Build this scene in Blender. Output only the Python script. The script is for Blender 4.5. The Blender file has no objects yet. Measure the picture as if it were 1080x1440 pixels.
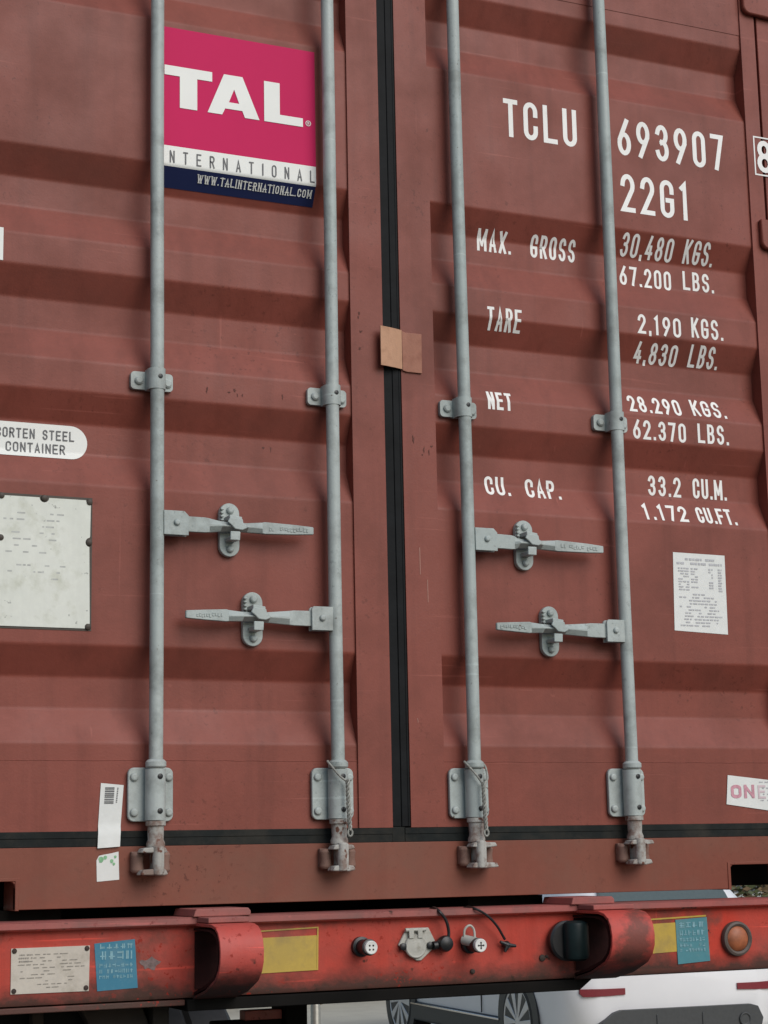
import bpy, bmesh, math, random
from mathutils import Vector, Matrix
random.seed(7)
R = math.radians
S = bpy.context.scene
C = S.collection

# ------------------------------------------------------------------ camera
FPX, YAW, PITCH, ROLL = 2600.0, 0.431685, 0.185914, -0.0202059
CX, CD, CZ = -1.87283, 4.0, 1.6
_f = Vector((math.sin(YAW)*math.cos(PITCH), math.cos(YAW)*math.cos(PITCH), math.sin(PITCH)))
_r = Vector((math.cos(YAW), -math.sin(YAW), 0.0))
_u = _r.cross(_f)
AX_R = math.cos(ROLL)*_r + math.sin(ROLL)*_u
AX_U = -math.sin(ROLL)*_r + math.cos(ROLL)*_u
AX_F = _f
cam_d = bpy.data.cameras.new('camera'); cam = bpy.data.objects.new('camera', cam_d); C.objects.link(cam)
m = Matrix((AX_R, AX_U, -AX_F)).transposed().to_4x4(); m.translation = Vector((CX, -CD, CZ))
cam.matrix_world = m
cam_d.sensor_fit = 'VERTICAL'; cam_d.sensor_height = 36.0; cam_d.sensor_width = 27.0
cam_d.lens = FPX/1440*36.0
cam_d.clip_start = 0.05; cam_d.clip_end = 1200
S.camera = cam

def ray(px, py):
    return (px-540)*AX_R + (720-py)*AX_U + FPX*AX_F
def at(px, py, Y=0.0):
    """(x, z) of the point of the depth plane y=Y seen at a pixel of the 1080x1440 photograph"""
    r = ray(px, py); t = (CD+Y)/r.y
    return CX+r.x*t, CZ+r.z*t

# ------------------------------------------------------------------ sky, sun, exposure
SUN_EL, SUN_AZ = 36.0, 162.0          # azimuth measured from +Y (away) clockwise: front right of the doors
w = bpy.data.worlds.new('World'); S.world = w; w.use_nodes = True
nt = w.node_tree; nt.nodes.clear()
o = nt.nodes.new('ShaderNodeOutputWorld'); bg = nt.nodes.new('ShaderNodeBackground'); sky = nt.nodes.new('ShaderNodeTexSky')
sky.sky_type = 'NISHITA'; sky.sun_disc = False
sky.sun_elevation = R(SUN_EL); sky.sun_rotation = R(SUN_AZ)
sky.air_density = 1.3; sky.dust_density = 0.6; sky.ozone_density = 1.0
bg.inputs['Strength'].default_value = 0.085
nt.links.new(sky.outputs[0], bg.inputs[0]); nt.links.new(bg.outputs[0], o.inputs[0])
sd = bpy.data.lights.new('sun', 'SUN'); sun = bpy.data.objects.new('sun', sd); C.objects.link(sun)
sd.energy = 2.2; sd.angle = R(46); sd.color = (1.0, 0.945, 0.90)
sv = Vector((math.sin(R(SUN_AZ))*math.cos(R(SUN_EL)), math.cos(R(SUN_AZ))*math.cos(R(SUN_EL)), math.sin(R(SUN_EL))))
sun.rotation_euler = sv.to_track_quat('Z', 'Y').to_euler(); sun.location = (4, -6, 9)
S.view_settings.view_transform = 'Standard'; S.view_settings.look = 'None'
S.view_settings.exposure = 0.15; S.view_settings.gamma = 1.0; S.view_settings.use_curve_mapping = False

# ------------------------------------------------------------------ materials
def s2l(*c):
    return tuple((v/255/12.92 if v/255 <= .04045 else ((v/255+.055)/1.055)**2.4) for v in c)+(1.0,)
def new_mat(name):
    mt = bpy.data.materials.new(name); mt.use_nodes = True
    n = mt.node_tree.nodes; return mt, n, mt.node_tree.links, n['Principled BSDF']
def noise(n, l, co, scale, detail=4, rough=.55, vec=None):
    t = n.new('ShaderNodeTexNoise'); t.inputs['Scale'].default_value = scale
    t.inputs['Detail'].default_value = detail; t.inputs['Roughness'].default_value = rough
    if vec:
        mp = n.new('ShaderNodeMapping'); mp.inputs['Scale'].default_value = vec
        l.new(co, mp.inputs[0]); l.new(mp.outputs[0], t.inputs['Vector'])
    else: l.new(co, t.inputs['Vector'])
    return t.outputs['Fac']
def ramp(n, l, fac, p0, p1, c0=(0,0,0,1), c1=(1,1,1,1)):
    r = n.new('ShaderNodeValToRGB'); r.color_ramp.elements[0].position = p0; r.color_ramp.elements[1].position = p1
    r.color_ramp.elements[0].color = c0; r.color_ramp.elements[1].color = c1
    l.new(fac, r.inputs[0]); return r.outputs[0]
def mix(n, l, fac, a, b):
    x = n.new('ShaderNodeMix'); x.data_type = 'RGBA'
    if isinstance(fac, float): x.inputs[0].default_value = fac
    else: l.new(fac, x.inputs[0])
    for s_, v in ((x.inputs[6], a), (x.inputs[7], b)):
        if isinstance(v, tuple): s_.default_value = v
        else: l.new(v, s_)
    return x.outputs[2]
def bump(n, l, bsdf, h, strength, dist=.002):
    b = n.new('ShaderNodeBump'); b.inputs['Strength'].default_value = strength; b.inputs['Distance'].default_value = dist
    l.new(h, b.inputs['Height']); l.new(b.outputs[0], bsdf.inputs['Normal'])
def coords(n):
    return n.new('ShaderNodeTexCoord').outputs['Object']

def paint(name, base, alt, rough=.45, dirt=None, dirt_lo=.60, dirt_hi=.80, dirt_scale=3.0, streak=0.25, rust=None, rust_lo=.70, rust_scale=30, spec=.5, bmp=.12, low=None, scuff=0.0, chips=0.0):
    """weathered paint: two-tone mottling, vertical streaks, dirt patches, small rust specks"""
    mt, n, l, b = new_mat(name); co = coords(n)
    col = mix(n, l, ramp(n, l, noise(n, l, co, 2.2, 5), .35, .65), base, alt)
    if streak:
        st = ramp(n, l, noise(n, l, co, 1.0, 5, .6, (16, 16, .9)), .5, .78, (0,0,0,1), (streak,)*3+(1,))
        col = mix(n, l, st, col, tuple(v*.62 for v in base[:3])+(1,))
    fine = noise(n, l, co, 55, 5, .65)
    col = mix(n, l, ramp(n, l, fine, .45, .75, (0,0,0,1), (.16,)*3+(1,)), col, tuple(min(1, v*1.5+.01) for v in base[:3])+(1,))
    if scuff:   # thin pale rub marks, mostly level, and a few steep scratches
        for vec, lo in (((2.2, 2, 75), .665), ((70, 20, 1.6), .715), ((26, 10, 34), .735)):
            col = mix(n, l, ramp(n, l, noise(n, l, co, 1.0, 3, .5, vec), lo, lo+.05, (0,0,0,1), (scuff,)*3+(1,)), col, tuple(min(1, v*1.7+.03) for v in base[:3])+(1,))
    if dirt:
        col = mix(n, l, ramp(n, l, noise(n, l, co, dirt_scale, 8, .65), dirt_lo, dirt_hi, (0,0,0,1), (.75,)*3+(1,)), col, dirt)
    if low:   # grime splashed on the lower edge: (z0, z1, colour) in object space
        sx = n.new('ShaderNodeSeparateXYZ'); l.new(co, sx.inputs[0])
        mr = n.new('ShaderNodeMapRange'); mr.inputs[1].default_value = low[0]; mr.inputs[2].default_value = low[1]
        mr.inputs[3].default_value = 1.0; mr.inputs[4].default_value = 0.0; l.new(sx.outputs[2], mr.inputs[0])
        ad = n.new('ShaderNodeMath'); ad.operation = 'MULTIPLY_ADD'; ad.inputs[1].default_value = 1.0
        nz = n.new('ShaderNodeMath'); nz.operation = 'SUBTRACT'; l.new(noise(n, l, co, 9, 7, .7, (1, 1, 1.6)), nz.inputs[0]); nz.inputs[1].default_value = .42
        l.new(mr.outputs[0], ad.inputs[0]); l.new(nz.outputs[0], ad.inputs[2])
        col = mix(n, l, ramp(n, l, ad.outputs[0], .42, .85, (0,0,0,1), (.9,)*3+(1,)), col, low[2])
    if chips:   # hard-edged flakes where the coat has come off, gathered in patches
        big = ramp(n, l, noise(n, l, co, 2.6, 3), .48, .62)
        fl = ramp(n, l, noise(n, l, co, 70, 5, .7), .60, .63)
        mu = n.new('ShaderNodeMath'); mu.operation = 'MULTIPLY'; l.new(big, mu.inputs[0]); l.new(fl, mu.inputs[1])
        m2 = n.new('ShaderNodeMath'); m2.operation = 'MULTIPLY'; m2.inputs[1].default_value = chips; l.new(mu.outputs[0], m2.inputs[0])
        col = mix(n, l, m2.outputs[0], col, tuple(v*.55 for v in base[:3])+(1,))
    if rust:
        col = mix(n, l, ramp(n, l, noise(n, l, co, rust_scale, 3, .5), rust_lo, rust_lo+.05), col, rust)
    l.new(col, b.inputs['Base Color'])
    rr = ramp(n, l, noise(n, l, co, 6, 4), .3, .7, (rough-.06,)*3+(1,), (rough+.10,)*3+(1,))
    l.new(rr, b.inputs['Roughness']); b.inputs['Specular IOR Level'].default_value = spec
    if bmp:
        h = mix(n, l, .5, noise(n, l, co, 180, 3), noise(n, l, co, 5, 3))
        bump(n, l, b, h, bmp, .0025)
    return mt
def flat(name, col, rough=.6, metal=0.0, var=.25, scale=40, spec=.5, bmp=0.0):
    mt, n, l, b = new_mat(name); co = coords(n)
    c = mix(n, l, ramp(n, l, noise(n, l, co, scale, 5), .35, .7), col, tuple(v*(1-var) for v in col[:3])+(1,))
    l.new(c, b.inputs['Base Color']); b.inputs['Roughness'].default_value = rough; b.inputs['Metallic'].default_value = metal
    b.inputs['Specular IOR Level'].default_value = spec
    if bmp: bump(n, l, b, noise(n, l, co, scale*3, 4), bmp)
    return mt

M = {}
M['oxide'] = paint('oxide_red_paint', (.205,.051,.034,1), (.232,.062,.044,1), .48, spec=.28, scuff=.34, chips=.7, dirt=(.120,.038,.026,1), dirt_lo=.46, dirt_hi=.76, streak=.60, rust=(.10,.035,.022,1), rust_lo=.755, rust_scale=34, bmp=.22)
M['oxide_bare'] = paint('oxide_red_sill_paint', (.180,.048,.029,1), (.200,.064,.040,1), .50, spec=.3, chips=.8, scuff=.3, dirt=(.15,.085,.058,1), dirt_lo=.45, dirt_hi=.75, streak=.35, rust=(.07,.03,.02,1), rust_lo=.74, rust_scale=26)
M['grey'] = paint('grey_galvanised_paint', (.335,.385,.370,1), (.42,.455,.435,1), .48, spec=.4, scuff=.35, chips=.6, dirt=(.19,.205,.19,1), dirt_lo=.47, dirt_hi=.70, dirt_scale=13, streak=.35, rust=(.10,.07,.05,1), rust_lo=.725, rust_scale=48, bmp=.35)
M['cast'] = paint('dirty_grey_casting', (.44,.43,.40,1), (.33,.32,.29,1), .6, dirt=(.15,.075,.05,1), dirt_lo=.46, dirt_hi=.60, dirt_scale=30, streak=.3, rust=(.13,.05,.03,1), rust_lo=.61, rust_scale=44, bmp=.4)
M['rusty'] = paint('rusty_lug', (.15,.075,.055,1), (.22,.13,.10,1), .75, dirt=(.07,.035,.025,1), dirt_lo=.5, dirt_hi=.7, dirt_scale=30, streak=0, bmp=.5)
M['rubber'] = flat('black_rubber', (.008,.009,.010,1), .66, var=.5, scale=14, bmp=.4, spec=.16)
M['rubber_dusty'] = paint('dusty_black_rubber', (.014,.017,.016,1), (.008,.010,.010,1), .68, spec=.16, bmp=.3, dirt=(.055,.047,.036,1), dirt_lo=.46, dirt_hi=.8, dirt_scale=9, streak=.2)
M['white'] = paint('white_lettering_paint', (.84,.83,.80,1), (.74,.73,.69,1), .55, dirt=(.50,.40,.34,1), dirt_lo=.62, dirt_hi=.85, dirt_scale=22, streak=.12, bmp=0)
M['pink'] = flat('magenta_decal', (.56,.014,.100,1), .6, var=.08, scale=3, spec=.15)
M['navy'] = flat('navy_decal', (.010,.017,.068,1), .5, var=.1, scale=3, spec=.25)
M['decal_white'] = flat('white_decal', (.74,.75,.71,1), .45, var=.06, scale=8)
M['ink'] = flat('grey_ink', (.12,.12,.125,1), .6, var=.2)
M['ink_pale'] = flat('pale_grey_ink', (.50,.50,.52,1), .7, var=.2)
M['pinkink'] = flat('faded_pink_ink', (.62,.30,.36,1), .6, var=.3, scale=120)
M['greenink'] = flat('green_ink', (.25,.52,.28,1), .7, var=.3, scale=120)
M['paper'] = paint('white_paper', (.72,.73,.70,1), (.66,.67,.64,1), .6, dirt=(.55,.50,.44,1), dirt_lo=.6, dirt_hi=.85, dirt_scale=18, streak=.1, bmp=0)
M['plate'] = paint('scuffed_metal_plate', (.60,.62,.55,1), (.68,.69,.63,1), .5, dirt=(.42,.43,.33,1), dirt_lo=.52, dirt_hi=.75, dirt_scale=16, streak=.3, rust=(.30,.31,.28,1), rust_lo=.69, rust_scale=60, bmp=.05)
M['darkframe'] = flat('dark_brown_frame', (.055,.042,.03,1), .6)
M['card'] = paint('worn_cardboard', (.46,.26,.165,1), (.52,.31,.20,1), .78, spec=.2, scuff=.3, dirt=(.33,.18,.11,1), dirt_lo=.5, dirt_hi=.75, dirt_scale=30, streak=.4, bmp=.6)
M['card_dark'] = paint('dark_red_cardboard', (.34,.155,.11,1), (.38,.19,.13,1), .78, spec=.2, scuff=.3, dirt=(.24,.10,.07,1), dirt_lo=.5, dirt_hi=.75, dirt_scale=30, streak=.45, bmp=.6)  # darker, redder tone for the stuck half
M['trailer'] = paint('trailer_red_paint', (.60,.055,.032,1), (.40,.095,.075,1), .55, spec=.3, scuff=.5, chips=1.0, dirt=(.14,.065,.050,1), dirt_lo=.50, dirt_hi=.62, dirt_scale=5, streak=.55, rust=(.055,.03,.022,1), rust_lo=.68, rust_scale=26, low=(1.30,1.400,(.050,.036,.028,1)), bmp=.3)
M['trailer_lip'] = paint('faded_red_lip', (.36,.085,.075,1), (.30,.11,.095,1), .6, spec=.3, scuff=.5, chips=1.0, dirt=(.16,.09,.08,1), dirt_lo=.45, dirt_hi=.7, dirt_scale=8, streak=.3, rust=(.06,.03,.025,1), rust_lo=.70)
M['hood'] = paint('hood_red_paint', (.54,.052,.034,1), (.44,.090,.075,1), .55, spec=.3, scuff=.5, chips=1.0, dirt=(.10,.05,.038,1), dirt_lo=.52, dirt_hi=.62, dirt_scale=9, streak=.45, rust=(.045,.03,.024,1), rust_lo=.66, rust_scale=22, low=(1.31,1.425,(.042,.032,.026,1)), bmp=.35)
M['black_steel'] = flat('grimy_black_steel', (.008,.007,.006,1), .85, var=.5, scale=9, spec=.15)
M['hood_shade'] = flat('maroon_hood_shade', (.040,.010,.009,1), .8, var=.6, scale=14, spec=.15, bmp=.3)  # near-black maroon that paints the shade inside the lamp hoods
M['chassis'] = paint('dark_chassis_steel', (.022,.018,.015,1), (.05,.03,.022,1), .8, dirt=(.09,.06,.04,1), dirt_lo=.55, dirt_hi=.8, dirt_scale=5, streak=.3)
M['blue'] = paint('blue_sticker', (.016,.125,.215,1), (.03,.18,.27,1), .5, dirt=(.10,.22,.28,1), dirt_lo=.45, dirt_hi=.7, dirt_scale=22, streak=.2, bmp=0)
M['teal'] = paint('teal_sticker', (.045,.19,.23,1), (.07,.23,.26,1), .5, dirt=(.13,.22,.22,1), dirt_lo=.5, dirt_hi=.7, dirt_scale=22, streak=.2, bmp=0)
M['palebluetext'] = flat('pale_sticker_print', (.22,.42,.48,1), .6, var=.35, scale=120)
M['yellow'] = paint('yellow_reflective_sheet', (.50,.33,.035,1), (.42,.29,.06,1), .45, dirt=(.24,.17,.07,1), dirt_lo=.48, dirt_hi=.75, dirt_scale=20, streak=.4, bmp=0)
M['rating'] = paint('grimy_rating_plate', (.55,.50,.42,1), (.48,.43,.37,1), .5, dirt=(.22,.19,.13,1), dirt_lo=.55, dirt_hi=.8, dirt_scale=14, streak=.3, bmp=.05)
M['alu'] = paint('dull_aluminium', (.46,.45,.40,1), (.36,.35,.31,1), .42, dirt=(.16,.14,.10,1), dirt_lo=.55, dirt_hi=.75, dirt_scale=40, streak=0, bmp=.15)
M['white_plastic'] = flat('white_plastic', (.70,.70,.66,1), .4, var=.1)
M['black_plastic'] = flat('black_plastic', (.014,.014,.015,1), .42, var=.3)
M['amber'] = flat('amber_lens', (.38,.115,.045,1), .5, var=.35, scale=60)
M['ringgrey'] = flat('grey_rubber_ring', (.10,.075,.062,1), .6, var=.3)
M['lampglass'] = flat('dark_green_lens', (.009,.022,.023,1), .50, var=.4, spec=.3)
M['rope'] = flat('galvanised_wire', (.36,.36,.32,1), .55, var=.55, scale=160)
M['car_white'] = flat('white_car_paint', (.76,.755,.765,1), .30, var=.04, scale=4)
M['cladding'] = flat('dark_bumper_plastic', (.045,.048,.050,1), .5, var=.2)
M['reflector'] = flat('red_reflector', (.20,.018,.028,1), .35, var=.2, scale=90)
M['glass'] = flat('tinted_car_glass', (.10,.125,.12,1), .06, var=.1, spec=.9)
M['tyre'] = flat('tyre_rubber', (.018,.018,.019,1), .7, var=.3)
M['rim'] = flat('silver_alloy', (.66,.66,.66,1), .35, metal=.3, var=.1)
M['chrome'] = flat('chrome', (.75,.75,.75,1), .12, metal=1.0, var=.05)
M['post'] = flat('steel_post', (.30,.29,.25,1), .4, metal=.4, var=.2)
M['conc'] = paint('pale_concrete', (.50,.47,.38,1), (.46,.43,.35,1), .85, dirt=(.30,.28,.23,1), dirt_lo=.45, dirt_hi=.75, dirt_scale=.6, streak=0, bmp=.2)
M['asphalt'] = paint('worn_asphalt', (.055,.055,.056,1), (.075,.073,.070,1), .85, dirt=(.10,.095,.085,1), dirt_lo=.5, dirt_hi=.75, dirt_scale=.8, streak=0, bmp=.3)
M['leaf'] = flat('dry_leaf', (.16,.10,.04,1), .7, var=.6, scale=9)
M['leaf_green'] = flat('dull_green_leaf', (.07,.085,.03,1), .7, var=.5, scale=9)
M['bark'] = flat('dark_bark', (.035,.025,.018,1), .9, var=.4)

# ------------------------------------------------------------------ builders
def new(): return bmesh.new()
def link(name, bm, mat, parent=None, bevel=0.0, smooth=35, label=None, keep=False):
    if not keep: bmesh.ops.recalc_face_normals(bm, faces=bm.faces)
    me = bpy.data.meshes.new(name); bm.to_mesh(me); bm.free()
    for mm in (mat if isinstance(mat, (list, tuple)) else [mat]): me.materials.append(mm)
    if smooth:
        me.shade_smooth(); me.set_sharp_from_angle(angle=R(smooth))
    ob = bpy.data.objects.new(name, me); C.objects.link(ob)
    if bevel:
        md = ob.modifiers.new('bevel', 'BEVEL'); md.width = bevel; md.segments = 2; md.limit_method = 'ANGLE'; md.angle_limit = R(40)
    if parent is not None: put(ob, parent)
    if label: ob['label'] = label
    return ob
def world_loc(ob):
    v = Vector(ob.location)
    while ob.parent: ob = ob.parent; v += ob.location
    return v
def put(ob, parent):
    """parent without moving: every mesh here is modelled in place and nothing is rotated"""
    wl = world_loc(ob); ob.parent = parent; ob.location = wl - world_loc(parent)
def thing(name, label, cat, loc=(0,0,0), group=None):
    e = bpy.data.objects.new(name, None); C.objects.link(e); e.location = loc; e.empty_display_size = .1
    tag(e, label, cat, group); return e
def tag(ob, label, cat, group=None):
    ob['label'] = label; ob['category'] = cat
    if group: ob['group'] = group
def box(bm, x0, x1, y0, y1, z0, z1):
    vs = [bm.verts.new((x, y, z)) for x in (x0, x1) for y in (y0, y1) for z in (z0, z1)]
    for f in ((0,1,3,2),(4,6,7,5),(0,4,5,1),(2,3,7,6),(0,2,6,4),(1,5,7,3)): bm.faces.new([vs[i] for i in f])
    return vs
def prism(bm, pts, y0, y1):
    """outline in (x, z), from y0 (front) to y1"""
    a = [bm.verts.new((x, y0, z)) for x, z in pts]; b = [bm.verts.new((x, y1, z)) for x, z in pts]
    n = len(pts); bm.faces.new(a); bm.faces.new(b[::-1])
    for i in range(n): bm.faces.new((a[i], a[(i+1) % n], b[(i+1) % n], b[i]))
    return a+b
def extrude_x(bm, prof, x0, x1, caps=False, closed=False):
    """profile in (y, z) swept along x"""
    a = [bm.verts.new((x0, y, z)) for y, z in prof]; b = [bm.verts.new((x1, y, z)) for y, z in prof]
    n = len(prof)
    for i in range(n if closed else n-1): bm.faces.new((a[i], b[i], b[(i+1) % n], a[(i+1) % n]))
    if caps: bm.faces.new(a); bm.faces.new(b[::-1])
def frame(d):
    d = Vector(d).normalized(); a = Vector((0,0,1)) if abs(d.z) < .9 else Vector((1,0,0))
    u = d.cross(a).normalized(); return d, u, d.cross(u)
def lathe(bm, o, d, prof, seg=24, cap=True):
    """(distance along d, radius) profile round an axis from o"""
    o = Vector(o); d, u, v = frame(d); rings = []
    for h, r in prof:
        rings.append([bm.verts.new(o+d*h+(u*math.cos(2*math.pi*k/seg)+v*math.sin(2*math.pi*k/seg))*r) for k in range(seg)])
    for a, b in zip(rings, rings[1:]):
        for k in range(seg): bm.faces.new((a[k], a[(k+1) % seg], b[(k+1) % seg], b[k]))
    if cap: bm.faces.new(rings[0][::-1]); bm.faces.new(rings[-1])
def cyl(bm, p0, p1, r, seg=20, r1=None):
    p0 = Vector(p0); p1 = Vector(p1); lathe(bm, p0, p1-p0, [(0, r), ((p1-p0).length, r if r1 is None else r1)], seg)
def tube(bm, pts, r, seg=8):
    pts = [Vector(p) for p in pts]; rings = []
    for i, p in enumerate(pts):
        d = (pts[min(i+1, len(pts)-1)]-pts[max(i-1, 0)])
        d, u, v = frame(d)
        if rings:   # keep the frame from flipping
            u = (pu-d*pu.dot(d)).normalized(); v = d.cross(u)
        pu = u
        rr = r[i] if isinstance(r, (list, tuple)) else r
        rings.append([bm.verts.new(p+(u*math.cos(2*math.pi*k/seg)+v*math.sin(2*math.pi*k/seg))*rr) for k in range(seg)])
    for a, b in zip(rings, rings[1:]):
        for k in range(seg): bm.faces.new((a[k], a[(k+1) % seg], b[(k+1) % seg], b[k]))
    bm.faces.new(rings[0][::-1]); bm.faces.new(rings[-1])
def spline(pts, n=8):
    """Catmull-Rom through the points"""
    P = [Vector(p) for p in pts]; P = [P[0]*2-P[1]]+P+[P[-1]*2-P[-2]]; out = []
    for i in range(1, len(P)-2):
        for k in range(n):
            t = k/n; a, b, c, d = P[i-1:i+3]
            out.append(.5*((2*b)+(c-a)*t+(2*a-5*b+4*c-d)*t*t+(3*b-a-3*c+d)*t**3))
    out.append(P[-2]); return out
def rrect(x0, x1, z0, z1, r, n=6):
    out = []
    for cx, cz, a in ((x1-r, z1-r, 0), (x0+r, z1-r, 90), (x0+r, z0+r, 180), (x1-r, z0+r, 270)):
        for k in range(n+1): out.append((cx+r*math.cos(R(a+90*k/n)), cz+r*math.sin(R(a+90*k/n))))
    return out
def sheet(bm, pts, y):
    bm.faces.new([bm.verts.new((x, y, z)) for x, z in pts])
def quadpx(p4, Y):
    return [at(px, py, Y) for px, py in p4]

# ------------------------------------------------------------------ corrugated panel profile
TOPS = [3.8195, 3.2395, 2.9505, 2.6625, 2.0830]          # edges where the panel starts to fall back
DEP = .036
def raw_profile(z0, z1):
    p = [(0.0, z1)]
    for t in TOPS:
        p += [(0.0, t), (DEP, t-.068), (DEP, t-.139), (0.0, t-.216)]
    p.append((0.0, z0)); return p
def prof_y(z):
    for (y0, za), (y1, zb) in zip(PROF, PROF[1:]):
        if zb <= z <= za and za > zb: return y0+(y1-y0)*(za-z)/(za-zb)
    return 0.0
def fillet(p, r=.007, n=3):
    out = [p[0]]
    for a, b, c in zip(p, p[1:], p[2:]):
        A, B, D = Vector(a), Vector(b), Vector(c)
        s0 = B+(A-B).normalized()*r; s1 = B+(D-B).normalized()*r
        for k in range(n+1):
            t = k/n; q = s0*(1-t)**2+B*2*t*(1-t)+s1*t*t; out.append((q.x, q.y))
    out.append(p[-1]); return out
PROF = fillet(raw_profile(1.674, 3.95), .0045)

# ------------------------------------------------------------------ stroke lettering
def arc(cx, cy, rx, ry, a0, a1, n=10):
    return [(cx+rx*math.cos(R(a0+(a1-a0)*k/n)), cy+ry*math.sin(R(a0+(a1-a0)*k/n))) for k in range(n+1)]
RY = .2
def glyph(c):
    if c in 'O0': return [arc(.5,1-RY,.5,RY,0,180)+arc(.5,RY,.5,RY,180,360)+['z']]
    if c == 'C': return [[(1,.70)]+arc(.5,1-RY,.5,RY,0,180)+arc(.5,RY,.5,RY,180,360)+[(1,.30)]]
    if c == 'G': return [[(1,.72)]+arc(.5,1-RY,.5,RY,0,180)+arc(.5,RY,.5,RY,180,360)+[(1,.46),(.55,.46)]]
    if c == 'T': return [[(0,1),(1,1)], [(.5,1),(.5,0)]]
    if c == 'L': return [[(0,1),(0,0),(1,0)]]
    if c == 'U': return [[(0,1)]+arc(.5,RY,.5,RY,180,360)+[(1,1)]]
    if c == '6': return [arc(.5,.29,.5,.29,0,360,20)+['z'], [(.80,1),(.07,.44)]]
    if c == '9': return [arc(.5,.71,.5,.29,0,360,20)+['z'], [(.20,0),(.93,.56)]]
    if c == '3': return [arc(.5,.755,.46,.245,165,-90,14), arc(.5,.265,.5,.265,90,-165,14)]
    if c == '7': return [[(0,1),(1,1),(.38,0)]]
    if c == '2': return [arc(.5,.74,.5,.26,175,-32,12)+[(0,0),(1,0)]]
    if c == '1': return [[(.12,.90),(.55,1),(.55,0)]]
    if c == '8': return [arc(.5,.755,.44,.245,-90,270,18)+['z'], arc(.5,.26,.5,.26,-90,270,18)+['z']]
    if c == '4': return [[(.55,1),(0,.24),(1,.24)], [(.72,.55),(.72,0)]]
    if c == 'M': return [[(0,0),(0,1)], [(.04,1),(.5,.2),'t'], [(.96,1),(.5,.2),'t'], [(1,1),(1,0)]]
    if c == 'A': return [[(0,0),(.5,1),(1,0)], [(.16,.30),(.84,.30)]]
    if c == 'X': return [[(0,0),(1,1)], [(0,1),(1,0)]]
    if c == 'R': return [[(0,0),(0,1),(.5,1)]+arc(.55,.75,.45,.25,90,-90,8)+[(0,.5)], [(.5,.5),(1,0)]]
    if c == 'P': return [[(0,0),(0,1),(.5,1)]+arc(.55,.74,.45,.26,90,-90,8)+[(0,.48)]]
    if c == 'B': return [[(0,0),(0,1)], [(.05,1),(.5,1)]+arc(.5,.76,.42,.24,85,-90,8)+[(.05,.52)], [(.3,.52),(.5,.52)]+arc(.5,.26,.5,.26,85,-90,8)+[(.05,0)]]
    if c == 'S': return [arc(.5,.76,.48,.24,12,270,14)+arc(.5,.26,.5,.26,90,-168,14)[1:]]
    if c == 'K': return [[(0,0),(0,1)], [(1,1),(.02,.38)], [(.32,.58),(1,0)]]
    if c == 'N': return [[(0,0),(0,1)], [(.03,1),(.97,0),'t'], [(1,0),(1,1)]]
    if c == 'E': return [[(1,1),(0,1),(0,0),(1,0)], [(0,.52),(.85,.52)]]
    if c == 'F': return [[(1,1),(0,1),(0,0)], [(0,.52),(.85,.52)]]
    if c == 'W': return [[(0,1),(.26,0)], [(.26,0),(.5,.9),'t'], [(.5,.9),(.74,0)], [(.74,0),(1,1),'t']]
    if c == 'I': return [[(.5,0),(.5,1)]]
    if c == ',': return [[(.6,.05),(.3,-.10)]]
    if c == '.': return [[(.5,0),(.5,.02)]]
    return []
WID = {'I': .35, '.': .30, ' ': .9, '1': .75, 'M': 1.25, 'W': 1.5, ',': .3}
def ribbon(bm, pts, th, y):
    closed = pts[-1] == 'z'
    if closed: pts = pts[:-2] if (Vector(pts[0])-Vector(pts[-2])).length < 1e-4 else pts[:-1]
    P = [Vector(p) for p in pts]; n = len(P); L = []; Rr = []
    for i in range(n):
        a = P[i-1] if (closed or i > 0) else None; c = P[(i+1) % n] if (closed or i < n-1) else None
        d0 = (P[i]-a).normalized() if a is not None else (c-P[i]).normalized()
        d1 = (c-P[i]).normalized() if c is not None else d0
        nn = Vector((-(d0.y+d1.y), d0.x+d1.x))
        if nn.length < 1e-6: nn = Vector((-d0.y, d0.x))
        nn.normalize(); k = nn.dot(Vector((-d0.y, d0.x))); s = th/2/max(k, .42)
        L.append(bm.verts.new((P[i].x+nn.x*s, y, P[i].y+nn.y*s))); Rr.append(bm.verts.new((P[i].x-nn.x*s, y, P[i].y-nn.y*s)))
    for i in range(n if closed else n-1):
        j = (i+1) % n; bm.faces.new((L[i], L[j], Rr[j], Rr[i]))
def write(bm, text, x0, x1, z0, h, th, y, gap=.42, serif=0.0):
    """letters of height h fill x0..x1; th is the stroke width; gap is relative to one letter's width"""
    units = sum(WID.get(c, 1.0) for c in text)+gap*(len(text)-1)
    u = (x1-x0)/units; x = x0; k = 0
    for c in text:
        wd = WID.get(c, 1.0)*u
        for st in glyph(c):
            tk = th
            if st[-1] == 't': tk = th*.78; st = st[:-1]
            q = [p if p == 'z' else (x+th/2+p[0]*max(wd-th, 0), z0+th/2+p[1]*(h-th)) for p in st]
            if c == '.': q = [(x+wd/2, z0), (x+wd/2, z0+th*1.15)]
            else:
                if q[-1] != 'z':      # run the open ends out to the cap line
                    for e, nb in ((0, 1), (-1, -2)):
                        d = (Vector(q[e])-Vector(q[nb])).normalized(); q[e] = (q[e][0]+d.x*th*(.5 if tk == th else .15), q[e][1]+d.y*th*(.5 if tk == th else .15))
            ribbon(bm, q, tk, y-.00015*(k % 3)); k += 1
            if serif and c in 'WTALINRM' and q[-1] != 'z':
                for e in (q[0], q[-1]):
                    sheet(bm, [(e[0]-serif, e[1]-th*.3), (e[0]+serif, e[1]-th*.3), (e[0]+serif, e[1]+th*.3), (e[0]-serif, e[1]+th*.3)], y-.0005)
        x += wd+gap*u
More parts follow.
